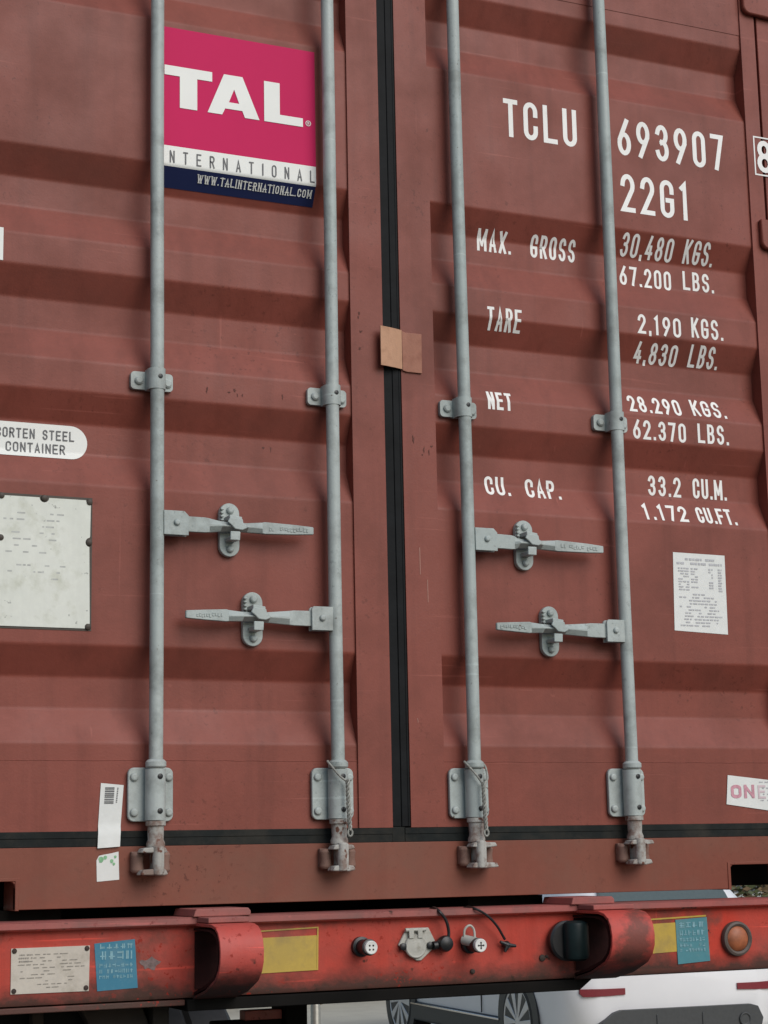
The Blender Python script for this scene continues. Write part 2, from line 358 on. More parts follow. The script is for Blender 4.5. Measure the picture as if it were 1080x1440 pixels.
def lines_of_print(bm, x0, x1, z0, z1, rows, th, y, seed=1, fill=.8):
    """rows of short unreadable dashes, as the print looks at this distance"""
    rnd = random.Random(seed)
    for i in range(rows):
        z = z1-(z1-z0)*(i+.5)/rows; x = x0+rnd.random()*.1*(x1-x0)
        end = x1-rnd.random()*.25*(x1-x0)
        while x < end:
            wd = (x1-x0)*rnd.uniform(.03, .12)
            if rnd.random() < fill: sheet(bm, [(x, z-th/2), (min(x+wd, x1), z-th/2), (min(x+wd, x1), z+th/2), (x, z+th/2)], y)
            x += wd+(x1-x0)*rnd.uniform(.015, .05)

# ================================================================== ground
bm = new(); sheet_v = [bm.verts.new(p) for p in ((-250,-250,0),(250,-250,0),(250,250,0),(-250,250,0))]; bm.faces.new(sheet_v)
g = link('ground', bm, M['asphalt'], smooth=0, keep=True); g['kind'] = 'structure'
bm = new(); bm.faces.new([bm.verts.new(p) for p in ((-60,6.6,.004),(70,6.6,.004),(70,60,.004),(-60,60,.004))])
g = link('pavement', bm, M['conc'], smooth=0, keep=True); g['kind'] = 'structure'

# ================================================================== shipping container
box_c = thing('shipping_container', 'brown red steel shipping container with four grey door locking bars, loaded on the red trailer', 'shipping container', (0, 1.5, 1.51))
ST = -.006                                     # face of the door stiles and rails
ZT = 4.04
def door(xa, xb, ina, inb, lab):
    """leaf from xa to xb, corrugated sheet between ina and inb"""
    bm = new()
    prof = fillet(raw_profile(1.830, 3.862), .0045)
    extrude_x(bm, prof, ina, inb)
    # end walls that close the corrugation against the stiles
    for x in (ina, inb):
        bm.faces.new([bm.verts.new((x, y, z)) for y, z in prof]+[bm.verts.new((x, .05, 1.830)), bm.verts.new((x, .05, 3.862))])
    box(bm, xa, ina, ST, .05, 1.674, ZT); box(bm, inb, xb, ST, .05, 1.674, ZT)
    box(bm, ina, inb, -.0010, .05, 1.674, 1.830); box(bm, ina, inb, -.0014, .05, 3.862, ZT)
    # weld bead along the bottom rail
    tube(bm, [(ina+(inb-ina)*k/30, -.0011, 1.8285+random.uniform(-.0008,.0008)) for k in range(31)], .0008, 6)
    bm.faces.new([bm.verts.new(p) for p in ((xa,.05,1.674),(xb,.05,1.674),(xb,.05,ZT),(xa,.05,ZT))])
    return link('door', bm, M['oxide'], box_c, smooth=0, label=lab)
dl = door(-1.140, -.0262, -1.098, -.1125, 'left door leaf with the magenta sign and white data plate')
dr = door(.0215, 1.150, .1125, 1.1015, 'right door leaf with the white painted markings')

# gaskets: black rubber with ribs
def ribbed(bm, x0, x1, z0, z1, vertical):
    if vertical:
        w_ = x1-x0
        for a, b, y in ((0,.50,-.0036),(.50,.86,-.0052),(.86,1,-.0038)):
            box(bm, x0+a*w_, x0+b*w_, y, .045, z0, z1)
    else:
        h = z1-z0
        for a, b, y in ((0,.55,-.0040),(.55,1,-.0052)):
            box(bm, x0, x1, y, .045, z0+a*h, z0+b*h)
bm = new(); ribbed(bm, -.0262, .0213, 1.676, ZT, True); link('door_gasket', bm, M['rubber'], box_c, bevel=.0015, label='upright black rubber seal between the two doors')
bm = new(); ribbed(bm, -1.14, -.0266, 1.6405, 1.6738, False); link('door_gasket', bm, M['rubber_dusty'], box_c, bevel=.001, label='dusty black rubber seal under the left door')
bm = new(); ribbed(bm, .006, 1.15, 1.6405, 1.6735, False); box(bm, -.0262, .0058, -.003, .045, 1.6405, 1.6757)
link('door_gasket', bm, M['rubber_dusty'], box_c, bevel=.001, label='dusty black rubber seal under the right door')

# sill with the two cut-outs
bm = new()
prism(bm, [(-.918,1.51),(.918,1.51),(.918,1.556)]+[(.918+.012-.012*math.cos(R(a)),1.558+.012*math.sin(R(a))) for a in (30,60,90)]+[(1.045,1.570),(1.045,1.51),(1.219,1.51),(1.219,1.6403),(-1.219,1.6403),(-1.219,1.51),(-1.045,1.51),(-1.045,1.570)]+[(-.918-.012+.012*math.cos(R(a)),1.558+.012*math.sin(R(a))) for a in (90,60,30)]+[(-.918,1.556)], -.004, .012)
box(bm, -.916, .916, .012, .09, 1.5102, 1.518); box(bm, -1.219, 1.219, .012, .12, 1.628, 1.640)
sill = link('door_sill', bm, M['oxide_bare'], box_c, bevel=.0012)
for sx in (-1, 1):      # welded cut-out liners
    bm = new(); box(bm, min(sx*.918, sx*.9095), max(sx*.918, sx*.9095), -.0062, .10, 1.508, 1.5725)
    box(bm, min(sx*.9095, sx*1.045), max(sx*.9095, sx*1.045), -.0058, .10, 1.5702, 1.5772)
    link('cutout_liner', bm, M['oxide_bare'], sill, bevel=.001)
bm = new(); box(bm, -1.20, 1.20, .13, 5.9, 1.515, 1.66); link('floor_frame', bm, M['black_steel'], box_c)
# frame, roof and side walls
for sx in (-1, 1):
    bm = new(); box(bm, min(sx*1.160, sx*1.219), max(sx*1.160, sx*1.219), -.004, .10, 1.6405, 4.10)
    link('corner_post', bm, M['oxide'], box_c, bevel=.002)
bm = new(); box(bm, -1.16, 1.16, .0, .10, 4.045, 4.10); link('door_header', bm, M['oxide'], box_c, bevel=.002)
for sx in (-1, 1):
    bm = new(); pts = []
    k = 0; y = .1
    while y < 5.95:
        pts += [(sx*1.215, y), (sx*1.215, y+.07), (sx*1.18, y+.138), (sx*1.18, y+.208)]; y += .276
    a = [bm.verts.new((x, yy, 1.5205)) for x, yy in pts]; b = [bm.verts.new((x, yy, 4.10)) for x, yy in pts]
    for i in range(len(a)-1): bm.faces.new((a[i], a[i+1], b[i+1], b[i]))
    link('side_wall', bm, M['oxide'], box_c)
bm = new(); box(bm, -1.219, 1.219, 0, 6.0, 4.102, 4.13); link('roof', bm, M['oxide'], box_c)
bm = new(); box(bm, -1.21, 1.21, 6.0, 6.03, 1.52, 4.10); link('end_wall', bm, M['oxide'], box_c)
# hinges on the right door edge
for zt, zb, xl in ((4.02, 3.925, 1.1065), (3.318, 3.232, 1.1235)):
    bm = new(); r = .022
    prism(bm, [(1.215, zb-.002), (1.215, zt), (xl, zt)]+[(xl+r-r*math.cos(R(a)), zb+r-r*math.sin(R(a))) for a in range(0, 91, 15)], -.022, -.0065)
    link('hinge', bm, M['oxide'], box_c, bevel=.004)

# ---------------- lock rods
XR = [-.6155, -.1765, .178, .619]
AXY = -.036; RR = .0158
def plate_bolts(bm, pts, y, r=.0085, h=.007):
    for x, z in pts: lathe(bm, (x, y, z), (0,-1,0), [(0, r), (h*.6, r), (h, r*.65)], 12)
for i, x in enumerate(XR):
    dx = -.0055
    labs = ['outer grey locking bar of the left door', 'inner grey locking bar of the left door', 'inner grey locking bar of the right door', 'outer grey locking bar of the right door']
    bm = new(); bow = .0012*(-1)**i
    tube(bm, [(x+bow*math.sin(math.pi*k/14*2), AXY, 1.80+(4.0-1.80)*k/14) for k in range(15)], RR, 24)
    rod = link('lock_rod', bm, M['grey'], box_c, label=labs[i])
    # upper guide: eared plate and strap
    zc = 2.698
    bm = new(); prism(bm, rrect(x-.055, x+.046, zc-.021, zc+.021, .009), -.0125, -.0008)
    plate_bolts(bm, [(x-.036, zc), (x+.033, zc-.003)], -.0125, .010)
    ro = RR+.0052; n = 14
    for k in range(n):
        a0, a1 = R(180+180*k/n), R(180+180*(k+1)/n)
        P = [(x+rr*math.cos(a), AXY+.004+rr*math.sin(a)) for a in (a0, a1) for rr in (ro, RR+.0006)]
        zz = (zc-.0245, zc+.0245)
        v = [bm.verts.new((p[0], p[1], z)) for p in (P[0], P[2], P[3], P[1]) for z in zz]
        for q in ((0,2,3,1),(4,5,7,6),(0,6,4,2),(1,3,5,7)): bm.faces.new([v[j] for j in q])
    box(bm, x-ro, x-RR-.0005, AXY+.004, -.0126, zc-.0245, zc+.0245); box(bm, x+RR+.0005, x+ro, AXY+.004, -.0126, zc-.0245, zc+.0245)
    lathe(bm, (x, -.0127, zc), (0,-1,0), [(0,.006),(.0001,.006)], 6)
    bmesh.ops.remove_doubles(bm, verts=bm.verts, dist=1e-5)
    gd = link('rod_guide', bm, M['grey'], rod, bevel=.0012)
    bm = new(); lathe(bm, (x+.003, AXY+.004-ro+.0035, zc+.004), (.12,-1,0), [(0,.0056),(.004,.0056),(.0048,.003)], 14); link('grease_hole', bm, M['black_plastic'], rod)
    # bottom bearing: plate, long saddle, collars, shaft
    z0, z1 = 1.6935, 1.812
    bm = new(); prism(bm, rrect(x-.0565, x+.0475, z0, z1, .014), -.0135, -.003)
    plate_bolts(bm, [(x-.043, z1-.021), (x-.043, z0+.020), (x+.037, z1-.021), (x+.037, z0+.020)], -.0135, .0095)
    link('bearing_plate', bm, M['grey'], rod, bevel=.0018)
    bm = new(); rs = .0228
    lathe(bm, (x, AXY+.004, z0+.002), (0,0,1), [(0,rs),(z1-z0-.006,rs)], 32)
    lathe(bm, (x, AXY, z1-.002), (0,0,1), [(0,.0205),(.0035,.0232),(.013,.0232),(.017,.0195),(.019,.017)], 32)
    link('bearing_tube', bm, M['grey'], rod)
    for zz in (z1-.021, z0+.022):
        bm = new(); lathe(bm, (x+.004, AXY+.004-rs+.003, zz), (.14,-1,0), [(0,.0062),(.004,.0062),(.0048,.0045)], 14)
        link('grease_hole', bm, M['black_plastic'], rod)
    bm = new()
    lathe(bm, (x, AXY, z0+.0005), (0,0,-1), [(0,.0222),(.010,.0222),(.0115,.0182),(.030,.0178),(.040,.0172),(.048,.0205),(.056,.0205),(.0585,.015)], 32)
    link('rod_end', bm, M['cast'], rod)
    # cam head: web with two forked flanges, turned a little on each bar
    rnd = random.Random(i+3); bm = new(); zt, zb = 1.6345, 1.5775
    box(bm, x-.009, x+.011, AXY-.030, AXY+.016, zb+.004, zt+.004)
    sh = (-.010, .004, .010, .006)[i]
    for zz, hgt in ((zt-.009, .010), (zb, .011)):
        wl = rnd.uniform(.028,.038); wr = rnd.uniform(.024,.036)
        prism(bm, [(x-wl+sh, zz), (x-wl+.006+sh, zz+hgt), (x-.010, zz+hgt+.002), (x+.012, zz+hgt+.001), (x+wr+sh-.005, zz+hgt), (x+wr+sh, zz+.001), (x+.012, zz-.002), (x-.010, zz-.001)], AXY-.026, AXY+.010)
    cyl(bm, (x-.002, AXY-.022, zb-.001), (x-.002, AXY-.022, zt+.006), .0115, 14)
    link('cam', bm, M['cast'], rod, bevel=.0025)
    for s_, off in ((-1, -.030), (1, .030)):
        bm = new(); lathe(bm, (x+off+sh*.6, -.018, zb+.008), (0,0,1), [(-.004,.011),(.002,.0150),(.020,.0125),(.036,.0150),(.042,.010)], 14)
        box(bm, x+off+sh*.6-.013, x+off+sh*.6+.013, -.018, -.0045, zb+.008, zt-.006)
        link('cam_keeper', bm, M['rusty'], rod, bevel=.002)

# ---------------- lock handles
def handle(xr, s, zc, catch, end, lab, tilt):
    """xr rod axis, s side the lever points to, catch / end distances from the rod"""
    X = lambda d: xr+s*d+(.0035 if xr < 0 else .006)*min(1, d/.06)
    bm = new()            # lever: flat root, twisted waist, broad grip
    c = catch
    # distance, half height, front y of the ridge, edge y, back y: flat root bar, hollowed waist, wedge grip
    secs = [(.062,.0180,-.0420,-.0420,-.0320),(.112,.0175,-.0420,-.0420,-.0320),(.122,.0165,-.0415,-.0400,-.0310),(c-.030,.0125,-.0500,-.0345,-.0290),(c,.0100,-.0520,-.0345,-.0280),(c+.034,.0110,-.0500,-.0360,-.0300),(c+.070,.0130,-.0455,-.0450,-.0330),(c+.076,.0140,-.0470,-.0470,-.0340),(end-.045,.0115,-.0470,-.0470,-.0350),(end-.003,.0088,-.0470,-.0470,-.0370),(end,.0078,-.0455,-.0455,-.0385)]
    rings = []
    for d, hz, yf, ye, yb in secs:
        z = zc+tilt*d
        rings.append([bm.verts.new((X(d), y_, z+k*hz)) for y_, k in ((ye,-1),(yf,-.14),(yf,.14),(ye,1),(yb,1),(yb,-1))])
    for a, b in zip(rings, rings[1:]):
        for k in range(6): bm.faces.new((a[k], a[(k+1) % 6], b[(k+1) % 6], b[k]))
    bm.faces.new(rings[0]); bm.faces.new(rings[-1][::-1])
    lev = link('lock_handle', bm, M['grey'], box_c, bevel=.0012, smooth=20, label=lab)
    bm = new()            # cast marks on the grip
    rnd = random.Random(int(abs(xr)*1000)); d = catch+.086
    while d < end-.016:
        wv = rnd.uniform(.003,.007); z = zc+tilt*d+rnd.uniform(-.002,.002); hh = rnd.uniform(.003,.005)
        if rnd.random() < .85:
            a, b = sorted((X(d), X(d+wv))); box(bm, a, b, -.0486, -.0460, z-hh, z-hh+.0018); box(bm, a, a+.0015, -.0485, -.0460, z-hh+.0018, z+hh*.9)
            if rnd.random() < .6: box(bm, a+.0015, b, -.0484, -.0460, z+hh*.5, z+hh*.9)
        d += wv+.0022
    link('embossing', bm, M['grey'], lev, smooth=0)
    bm = new()            # hub clamped on the rod
    a, b = sorted((X(.013), X(.069)))
    c = .010
    if s > 0: pts = [(a, zc-.028), (b, zc-.028), (b, zc+.028-c), (b-c, zc+.028), (a, zc+.028)]
    else: pts = [(a, zc-.028), (b, zc-.028), (b, zc+.028), (a+c*.5, zc+.028), (a, zc+.028-c*.5)]
    prism(bm, pts, -.0490, -.0425); prism(bm, pts, -.0315, -.025)
    box(bm, min(X(.0125),X(.022)), max(X(.0125),X(.022)), -.0424, -.0316, zc-.0275, zc+.0275)
    lathe(bm, (X(.042), -.049, zc+.001), (0,-1,0), [(0,.0078),(.004,.0074),(.0065,.0045)], 14)
    link('handle_hub', bm, M['grey'], lev, bevel=.001)
    bm = new()            # catch plate on the door, with bolts
    xc = X(catch); hw = .0245; zt = zc+.060; zb = zc-.066
    prism(bm, [(xc-hw, zb+hw)]+[(xc+hw*math.cos(R(a)), zb+hw+hw*math.sin(R(a))) for a in range(195, 346, 15)]+[(xc+hw, zb+hw), (xc+hw, zt-hw)]+[(xc+hw*math.cos(R(a)), zt-hw+hw*math.sin(R(a))) for a in range(15, 166, 15)]+[(xc-hw, zt-hw)], -.014, -.0005)
    plate_bolts(bm, [(xc+.001, zt-.017), (xc+.001, zb+.018)], -.014, .0088, .009)
    link('handle_catch', bm, M['grey'], lev, bevel=.0015)
    bm = new()            # swinging retainer over the lever, and the lower lip
    prism(bm, [(xc-.020, zc+.008), (xc-.010, zc+.000), (xc-.002, zc-.008), (xc+.016, zc-.010), (xc+.027, zc-.005), (xc+.029, zc+.001), (xc+.019, zc+.005), (xc+.017, zc+.016), (xc-.0135, zc+.019)], -.0575, -.0525)
    prism(bm, [(xc-.0135, zc+.0155), (xc+.017, zc+.0125), (xc+.0175, zc+.022), (xc-.013, zc+.026)], -.0524, -.0142)
    for k in range(4): box(bm, xc-.0245, xc-.0165, -.024, -.0142, zc+.016+.0085*k, zc+.0205+.0085*k)
    prism(bm, [(xc-.013, zc-.034), (xc+.011, zc-.034), (xc+.012, zc-.013), (xc-.012, zc-.013)], -.0555, -.0510)
    box(bm, xc-.012, xc+.010, -.0509, -.0142, zc-.0335, zc-.0235)
    link('handle_retainer', bm, M['grey'], lev, bevel=.0018)
    return lev
handle(XR[0],  1, 2.3625, .180, .378, 'upper lever of the left door, pointing right from the outer bar', .0)
handle(XR[1], -1, 2.1560, .203, .376, 'lower lever of the left door, pointing left from the inner bar', -.004)
handle(XR[2],  1, 2.3670, .163, .373, 'upper lever of the right door, pointing right from the inner bar', -.022)
handle(XR[3], -1, 2.1530, .213, .380, 'lower lever of the right door, pointing left from the outer bar', .002)

# ---------------- painted markings
def marking(text, pl, pr, top, bot, xq, parent, mat, Y=0.0, th=.0072, gap=.42, drap=True, z=None, name='lettering', lab=None, off=-.0004):
    x0 = at(pl, (top+bot)/2, Y)[0]; x1 = at(pr, (top+bot)/2, Y)[0]
    zt = at(xq, top, Y)[1]; zb = at(xq, bot, Y)[1]
    bm = new(); write(bm, text, x0, x1, zb, zt-zb, th, off, gap)
    if drap:
        bmesh.ops.subdivide_edges(bm, edges=[e for e in bm.edges if e.calc_length() > .012], cuts=2, use_grid_fill=False)
        for _, zz in PROF[1:-1]:
            bmesh.ops.bisect_plane(bm, geom=bm.verts[:]+bm.edges[:]+bm.faces[:], plane_co=(0,0,zz), plane_no=(0,0,1))
        for v in bm.verts: v.co.y += prof_y(v.co.z)
    return link(name, bm, mat, parent, smooth=0, keep=True, label=lab)
MK = [('TCLU',708,810,139,192,714,0,.0132,.40), ('693907',868,1016,168,219,882,0,.0132,.42), ('22G1',873,969,245,298,882,0,.0132,.40),
      ('MAX.',672,719,323,352,680,.030,.0074,.30), ('GROSS',747,809,332,362,757,.030,.0074,.34),
      ('30,480',874,946,330,359,884,.018,.0074,.36), ('KGS.',962,1003,340,369,968,.018,.0074,.34),
      ('67.200',871,943,374,401,878,.036,.0074,.36), ('LBS.',960,1003,382,408,966,.036,.0074,.34),
      ('TARE',683,731,433,464,690,.010,.0074,.32), ('2,190',897,957,442,469,903,0,.0074,.36), ('KGS.',972,1016,447,475,978,0,.0074,.34),
      ('4,830',893,952,482,509,900,.020,.0074,.36), ('LBS.',969,1010,487,515,974,.020,.0074,.34),
      ('NET',685,719,550,576,690,.004,.0074,.32), ('28.290',883,956,555,580,890,.014,.0074,.36), ('KGS.',973,1020,561,586,980,.012,.0074,.34),
      ('62.370',890,964,590,617,897,0,.0074,.36), ('LBS.',981,1024,596,623,986,0,.0074,.34),
      ('CU.',681,715,670,697,688,.036,.0074,.32), ('CAP.',738,786,674,701,744,.036,.0074,.32),
      ('33.2',911,957,669,697,918,.036,.0074,.36), ('CU.M.',974,1021,673,701,979,.036,.0074,.30),
      ('1.172',905,967,707,731,910,.010,.0074,.36), ('CU.FT.',981,1035,712,736,986,.010,.0074,.28)]
for t, pl, pr, top, bot, xq, Y, th, gap in MK:
    marking(t, pl, pr, top, bot, xq, dr, M['white'], Y, th, gap, lab='white painted marking reading '+t)
# check digit in its box on the right stile
bm = new(); x0, z1_ = at(1058.5, 191, ST); _, z0_ = at(1063, 246, ST); x1 = x0+.082; yb = ST-.0008; t_ = .0042
for r_ in ((x0,x1,z1_-t_,z1_),(x0,x1,z0_,z0_+t_),(x0,x0+t_,z0_+t_,z1_-t_),(x1-t_,x1,z0_+t_,z1_-t_)):
    sheet(bm, [(r_[0],r_[2]),(r_[1],r_[2]),(r_[1],r_[3]),(r_[0],r_[3])], yb)
write(bm, '8', x0+.010, x0+.060, z0_+.010, z1_-z0_-.020, .0145, yb)
# keep the box within the stile's leaf and over the hinge gap
link('lettering', bm, M['white'], dr, smooth=0, keep=True, label='white check digit 8 in a thin box')
# sliver of a white sign at the left frame edge
bm = new(); xr_, zt_ = at(5, 320, 0); _, zb_ = at(5, 366, 0); sheet(bm, [(xr_-.16,zb_),(xr_,zb_),(xr_,zt_),(xr_-.16,zt_)], -.001)
link('sign_decal', bm, M['decal_white'], dl, smooth=0, keep=True, label='white sign at the far left edge')

# ---------------- magenta sign
def px_poly(bm, pts, Y, y):
    sheet(bm, [at(px, py, Y) for px, py in pts], y)
def drape_now(bm, off=0.0):
    for _, zz in PROF[1:-1]:
        bmesh.ops.bisect_plane(bm, geom=bm.verts[:]+bm.edges[:]+bm.faces[:], plane_co=(0,0,zz), plane_no=(0,0,1))
    for v in bm.verts: v.co.y += prof_y(v.co.z)
xl, zt_ = at(222.5, 36.0, 0); xr_ = at(443, 160, 0)[0]
zA = at(233, 37.5, 0)[1]; zB = at(233, 204, 0)[1]; zC = at(233, 232.5, 0)[1]; zD = at(233, 259, .004)[1]
bm = new(); sheet(bm, [(xl,zB),(xr_,zB),(xr_,zA),(xl,zA)], -.001); drape_now(bm)
sign = link('sign_decal', bm, M['pink'], box_c, smooth=0, keep=True, label='magenta square sign with large white letters TAL')
bm = new(); sheet(bm, [(xl,zC),(xr_,zC),(xr_,zB),(xl,zB)], -.001); drape_now(bm)
link('sign_band', bm, M['decal_white'], sign, smooth=0, keep=True, label='white band reading INTERNATIONAL')
bm = new(); sheet(bm, [(xl,zD),(xr_,zD),(xr_,zC),(xl,zC)], -.001); drape_now(bm)
link('sign_band', bm, M['navy'], sign, smooth=0, keep=True, label='navy band with a web address')
bm = new(); yT = -.0022
# heavy TAL capitals (outlines from the sign, straightened to its baseline)
cap0 = at(252, 152, 0)[1]; cap1 = at(234, 91.5, 0)[1]; H = cap1-cap0
def lx(px, py): return at(px, py, 0)[0]
tx0, tx1 = lx(231, 100), lx(298, 108); s0, s1 = lx(252.5,150), lx(277,150)
sheet(bm, [(tx0,cap1-H*.235),(tx1,cap1-H*.235),(tx1,cap1),(tx0,cap1)], yT); sheet(bm, [(s0,cap0),(s1,cap0),(s1,cap1-H*.235),(s0,cap1-H*.235)], yT)
a0, a1, a2, a3 = lx(291.5,157), lx(312,158), lx(344,164), lx(364.5,166); p0, p1 = lx(314.5,104), lx(340.5,107)
hx0, hx1, hxc = lx(321.5,141), lx(336,143), lx(328.8,123)
hz0, hz1 = cap0+H*.325, cap0+H*.66
zc_ = cap0+H*.16
def lerp(a, b, t): return a+(b-a)*t
# left limb, right limb, crown, crossbar as separate non-overlapping pieces
def edgeL(z): return lerp(a0, p0, (z-cap0)/H)
def edgeR(z): return lerp(a3, p1, (z-cap0)/H)
sheet(bm, [(a0,cap0),(a1,cap0),(lerp(a1,hx0,.45),zc_),(edgeL(zc_),zc_)], yT)
sheet(bm, [(a2,cap0),(a3,cap0),(edgeR(zc_),zc_),(lerp(a2,hx1,.45),zc_)], yT)
sheet(bm, [(edgeL(zc_),zc_),(edgeR(zc_),zc_),(edgeR(hz0),hz0),(edgeL(hz0),hz0)], yT)
sheet(bm, [(edgeL(hz0),hz0),(hx0,hz0),(hxc,hz1),(edgeL(hz1),hz1)], yT)
sheet(bm, [(hx1,hz0),(edgeR(hz0),hz0),(edgeR(hz1),hz1),(hxc,hz1)], yT)
sheet(bm, [(edgeL(hz1),hz1),(hxc,hz1),(edgeR(hz1),hz1),(p1,cap1),(p0,cap1)], yT)
l0, l1, l2 = lx(371,140), lx(393,145), lx(425.5,172)
sheet(bm, [(l0,cap0+H*.215),(l1,cap0+H*.215),(l1,cap1),(l0,cap1)], yT); sheet(bm, [(l0,cap0),(l2,cap0),(l2,cap0+H*.215),(l0,cap0+H*.215)], yT)
rx, rz = at(433, 174, 0)     # registered mark
ribbon(bm, [(rx+.0065*math.cos(R(a)), rz+.0065*math.sin(R(a))) for a in range(0,360,24)]+['z'], .0017, yT)
write(bm, 'R', rx-.0026, rx+.0028, rz-.0036, .0072, .0014, yT)
link('lettering', bm, M['decal_white'], sign, smooth=0, keep=True, label='heavy white capitals TAL')
bm = new(); hI = (zB-zC)*.60
write(bm, 'INTERNATIONAL', lx(224, 215), lx(442, 245), zC+(zB-zC)*.17, hI, .0031, -.0022, 1.75); drape_now(bm)
link('lettering', bm, M['ink'], sign, smooth=0, keep=True, label='thin grey capitals INTERNATIONAL')
bm = new(); hW = (zC-zD)*.38
write(bm, 'WWW.TALINTERNATIONAL.COM', lx(279.5, 248), lx(440, 272), zC-(zC-zD)*.36-hW*.62, hW, .0025, -.0026, .42, serif=.0022); drape_now(bm)
link('lettering', bm, M['decal_white'], sign, smooth=0, keep=True, label='white web address WWW.TALINTERNATIONAL.COM')

# ---------------- stadium label, data plate, notice, paper stickers
xr_, _ = at(128.5, 618, 0); zt_ = at(60, 591, 0)[1]; zb_ = at(60, 639, 0)[1]; rr = (zt_-zb_)/2
bm = new(); xl = xr_-.42
pts = [(xr_-rr+rr*math.cos(R(a)), zb_+rr+rr*math.sin(R(a))) for a in range(-90, 91, 10)]+[(xl+rr-rr*math.cos(R(a)), zb_+rr+rr*math.sin(R(a))) for a in range(90, -91, -10)]
yy = -.0012
bm.faces.new([bm.verts.new((x, yy, z)) for x, z in pts]); drape_now(bm)
lab_ = link('label', bm, M['decal_white'], box_c, smooth=0, keep=True, label='white stadium shaped label reading CORTEN STEEL CONTAINER')
bm = new(); hC = at(5,594,0)[1]-at(5,609.5,0)[1]
zz = at(5, 609.5, 0)[1]; write(bm, 'CORTEN STEEL', at(-1,602,0)[0], at(110,606,0)[0], zz+.001, hC*.9, .0030, -.0024, .34)
zz = at(20, 630.5, 0)[1]; write(bm, 'CONTAINER', at(13,622,0)[0], at(97,628,0)[0], zz+.001, hC*.9, .0030, -.0024, .34); drape_now(bm)
link('lettering', bm, M['ink'], lab_, smooth=0, keep=True, label='dark capitals CORTEN STEEL CONTAINER')

x1p, _ = at(126.5, 790, 0); ztp = at(60, 700, 0)[1]; zbp = at(60, 882, 0)[1]; x0p = x1p-.42
bm = new(); box(bm, x0p-.006, x1p+.004, -.0012, -.0002, zbp-.005, ztp+.006); plate = link('data_plate', bm, M['darkframe'], box_c, smooth=0, label='scuffed white metal data plate with dark border and rivets')
bm = new(); pts = []
bite = .011
def notch(cx, cz, a0, a1, n=6): return [(cx+bite*math.cos(R(a0+(a1-a0)*k/n)), cz+bite*math.sin(R(a0+(a1-a0)*k/n))) for k in range(n+1)]
xm = at(62, 700, 0)[0]; zm = at(122, 763, 0)[1]
pts = [(x0p, zbp)]+notch(x1p, zbp, 180, 90)+[(x1p-.0025, zm-.014)]+notch(x1p-.0005, zm, 260, 100)+[(x1p-.001, zm+.014)]+notch(x1p, ztp, 270, 180)+notch(xm, ztp, 360, 180)+[(x0p, ztp)]
prism(bm, pts, -.0030, -.0014); link('plate_face', bm, M['plate'], plate, smooth=0)
x_c = at(0.5, 757, 0)[0]
for x, z in ((xm, ztp-.001), (x1p-.003, ztp-.004), (x1p-.003, zm), (x1p-.004, zbp+.004), (x_c, zm+.001), (x_c, ztp-.001)):
    bm = new(); lathe(bm, (x, -.0012, z), (0,-1,0), [(0,.0078),(.004,.0066),(.0055,.003)], 12)
    link('rivet', bm, M['darkframe'], plate)
bm = new(); lines_of_print(bm, x0p+.22, x1p-.04, zbp+.10, ztp-.03, 11, .0035, -.0032, 5, .35); link('plate_print', bm, flat('faint_plate_print', (.48,.49,.46,1), .6, var=.3, scale=90), plate, smooth=0, keep=True)

q = quadpx([(946,776.5),(1018.5,781.5),(1023.5,892.5),(948.5,886.5)], 0)
xa = (q[0][0]+q[3][0])/2; xb = (q[1][0]+q[2][0])/2
bm = new(); sheet(bm, q, -.0010); notice = link('notice', bm, M['paper'], box_c, smooth=0, keep=True, label='white printed notice sheet')
bm = new(); zt_, zb_ = q[0][1], q[3][1]; hh = zt_-zb_; wd = xb-xa
rnd = random.Random(11)
def row(x0_, x1_, z, th, fillr=.85):
    x = x0_
    while x < x1_:
        ww = rnd.uniform(.004,.014)
        if rnd.random() < fillr: sheet(bm, [(x,z-th/2),(min(x+ww,x1_),z-th/2),(min(x+ww,x1_),z+th/2),(x,z+th/2)], -.0019)
        x += ww+rnd.uniform(.0015,.004)
row(xa+wd*.24, xa+wd*.80, zt_-hh*.08, .0058); row(xa+wd*.08, xa+wd*.94, zt_-hh*.135, .0058)
for k in range(9):
    z = zt_-hh*(.20+.034*k); row(xa+wd*.10, xa+wd*.30, z, .0036); row(xa+wd*.34, xa+wd*.47, z, .0036, .6); row(xa+wd*.68, xa+wd*.76, z, .0042); row(xa+wd*.86, xa+wd*.93, z, .0042)
for k in range(11):
    z = zt_-hh*(.53+.040*k); row(xa+wd*(.10 if k%3 else .2), xa+wd*rnd.uniform(.74,.92), z, .0036, .75)
link('notice_print', bm, M['ink_pale'], notice, smooth=0, keep=True)

q = quadpx([(1023,1090),(1090,1098),(1090,1141),(1021.5,1131)], -.002)
bm = new(); sheet(bm, q, -.0030); one = link('paper_sticker', bm, M['paper'], box_c, smooth=0, keep=True, label='white sticker with faded pink letters ONE')
q0 = at(1028,1122,-.002); q1 = at(1061,1124,-.002); hh = at(1030,1102,-.002)[1]-at(1030,1121,-.002)[1]
bm = new(); write(bm, 'ON', q0[0], q1[0], q0[1]-.001, hh, .0085, -.0039, .25); link('lettering', bm, M['pinkink'], one, smooth=0, keep=True)
bm = new(); a = at(1066,1123,-.002); write(bm, 'E', a[0], a[0]+.024, a[1], hh, .0055, -.0039); link('lettering', bm, flat('ghost_pink_ink', (.66,.52,.55,1), .6, var=.15), one, smooth=0, keep=True)
bm = new(); lines_of_print(bm, a[0]+.004, a[0]+.05, a[1]-.012, a[1]+.05, 4, .003, -.0042, 3, .7); link('notice_print', bm, M['ink_pale'], one, smooth=0, keep=True)

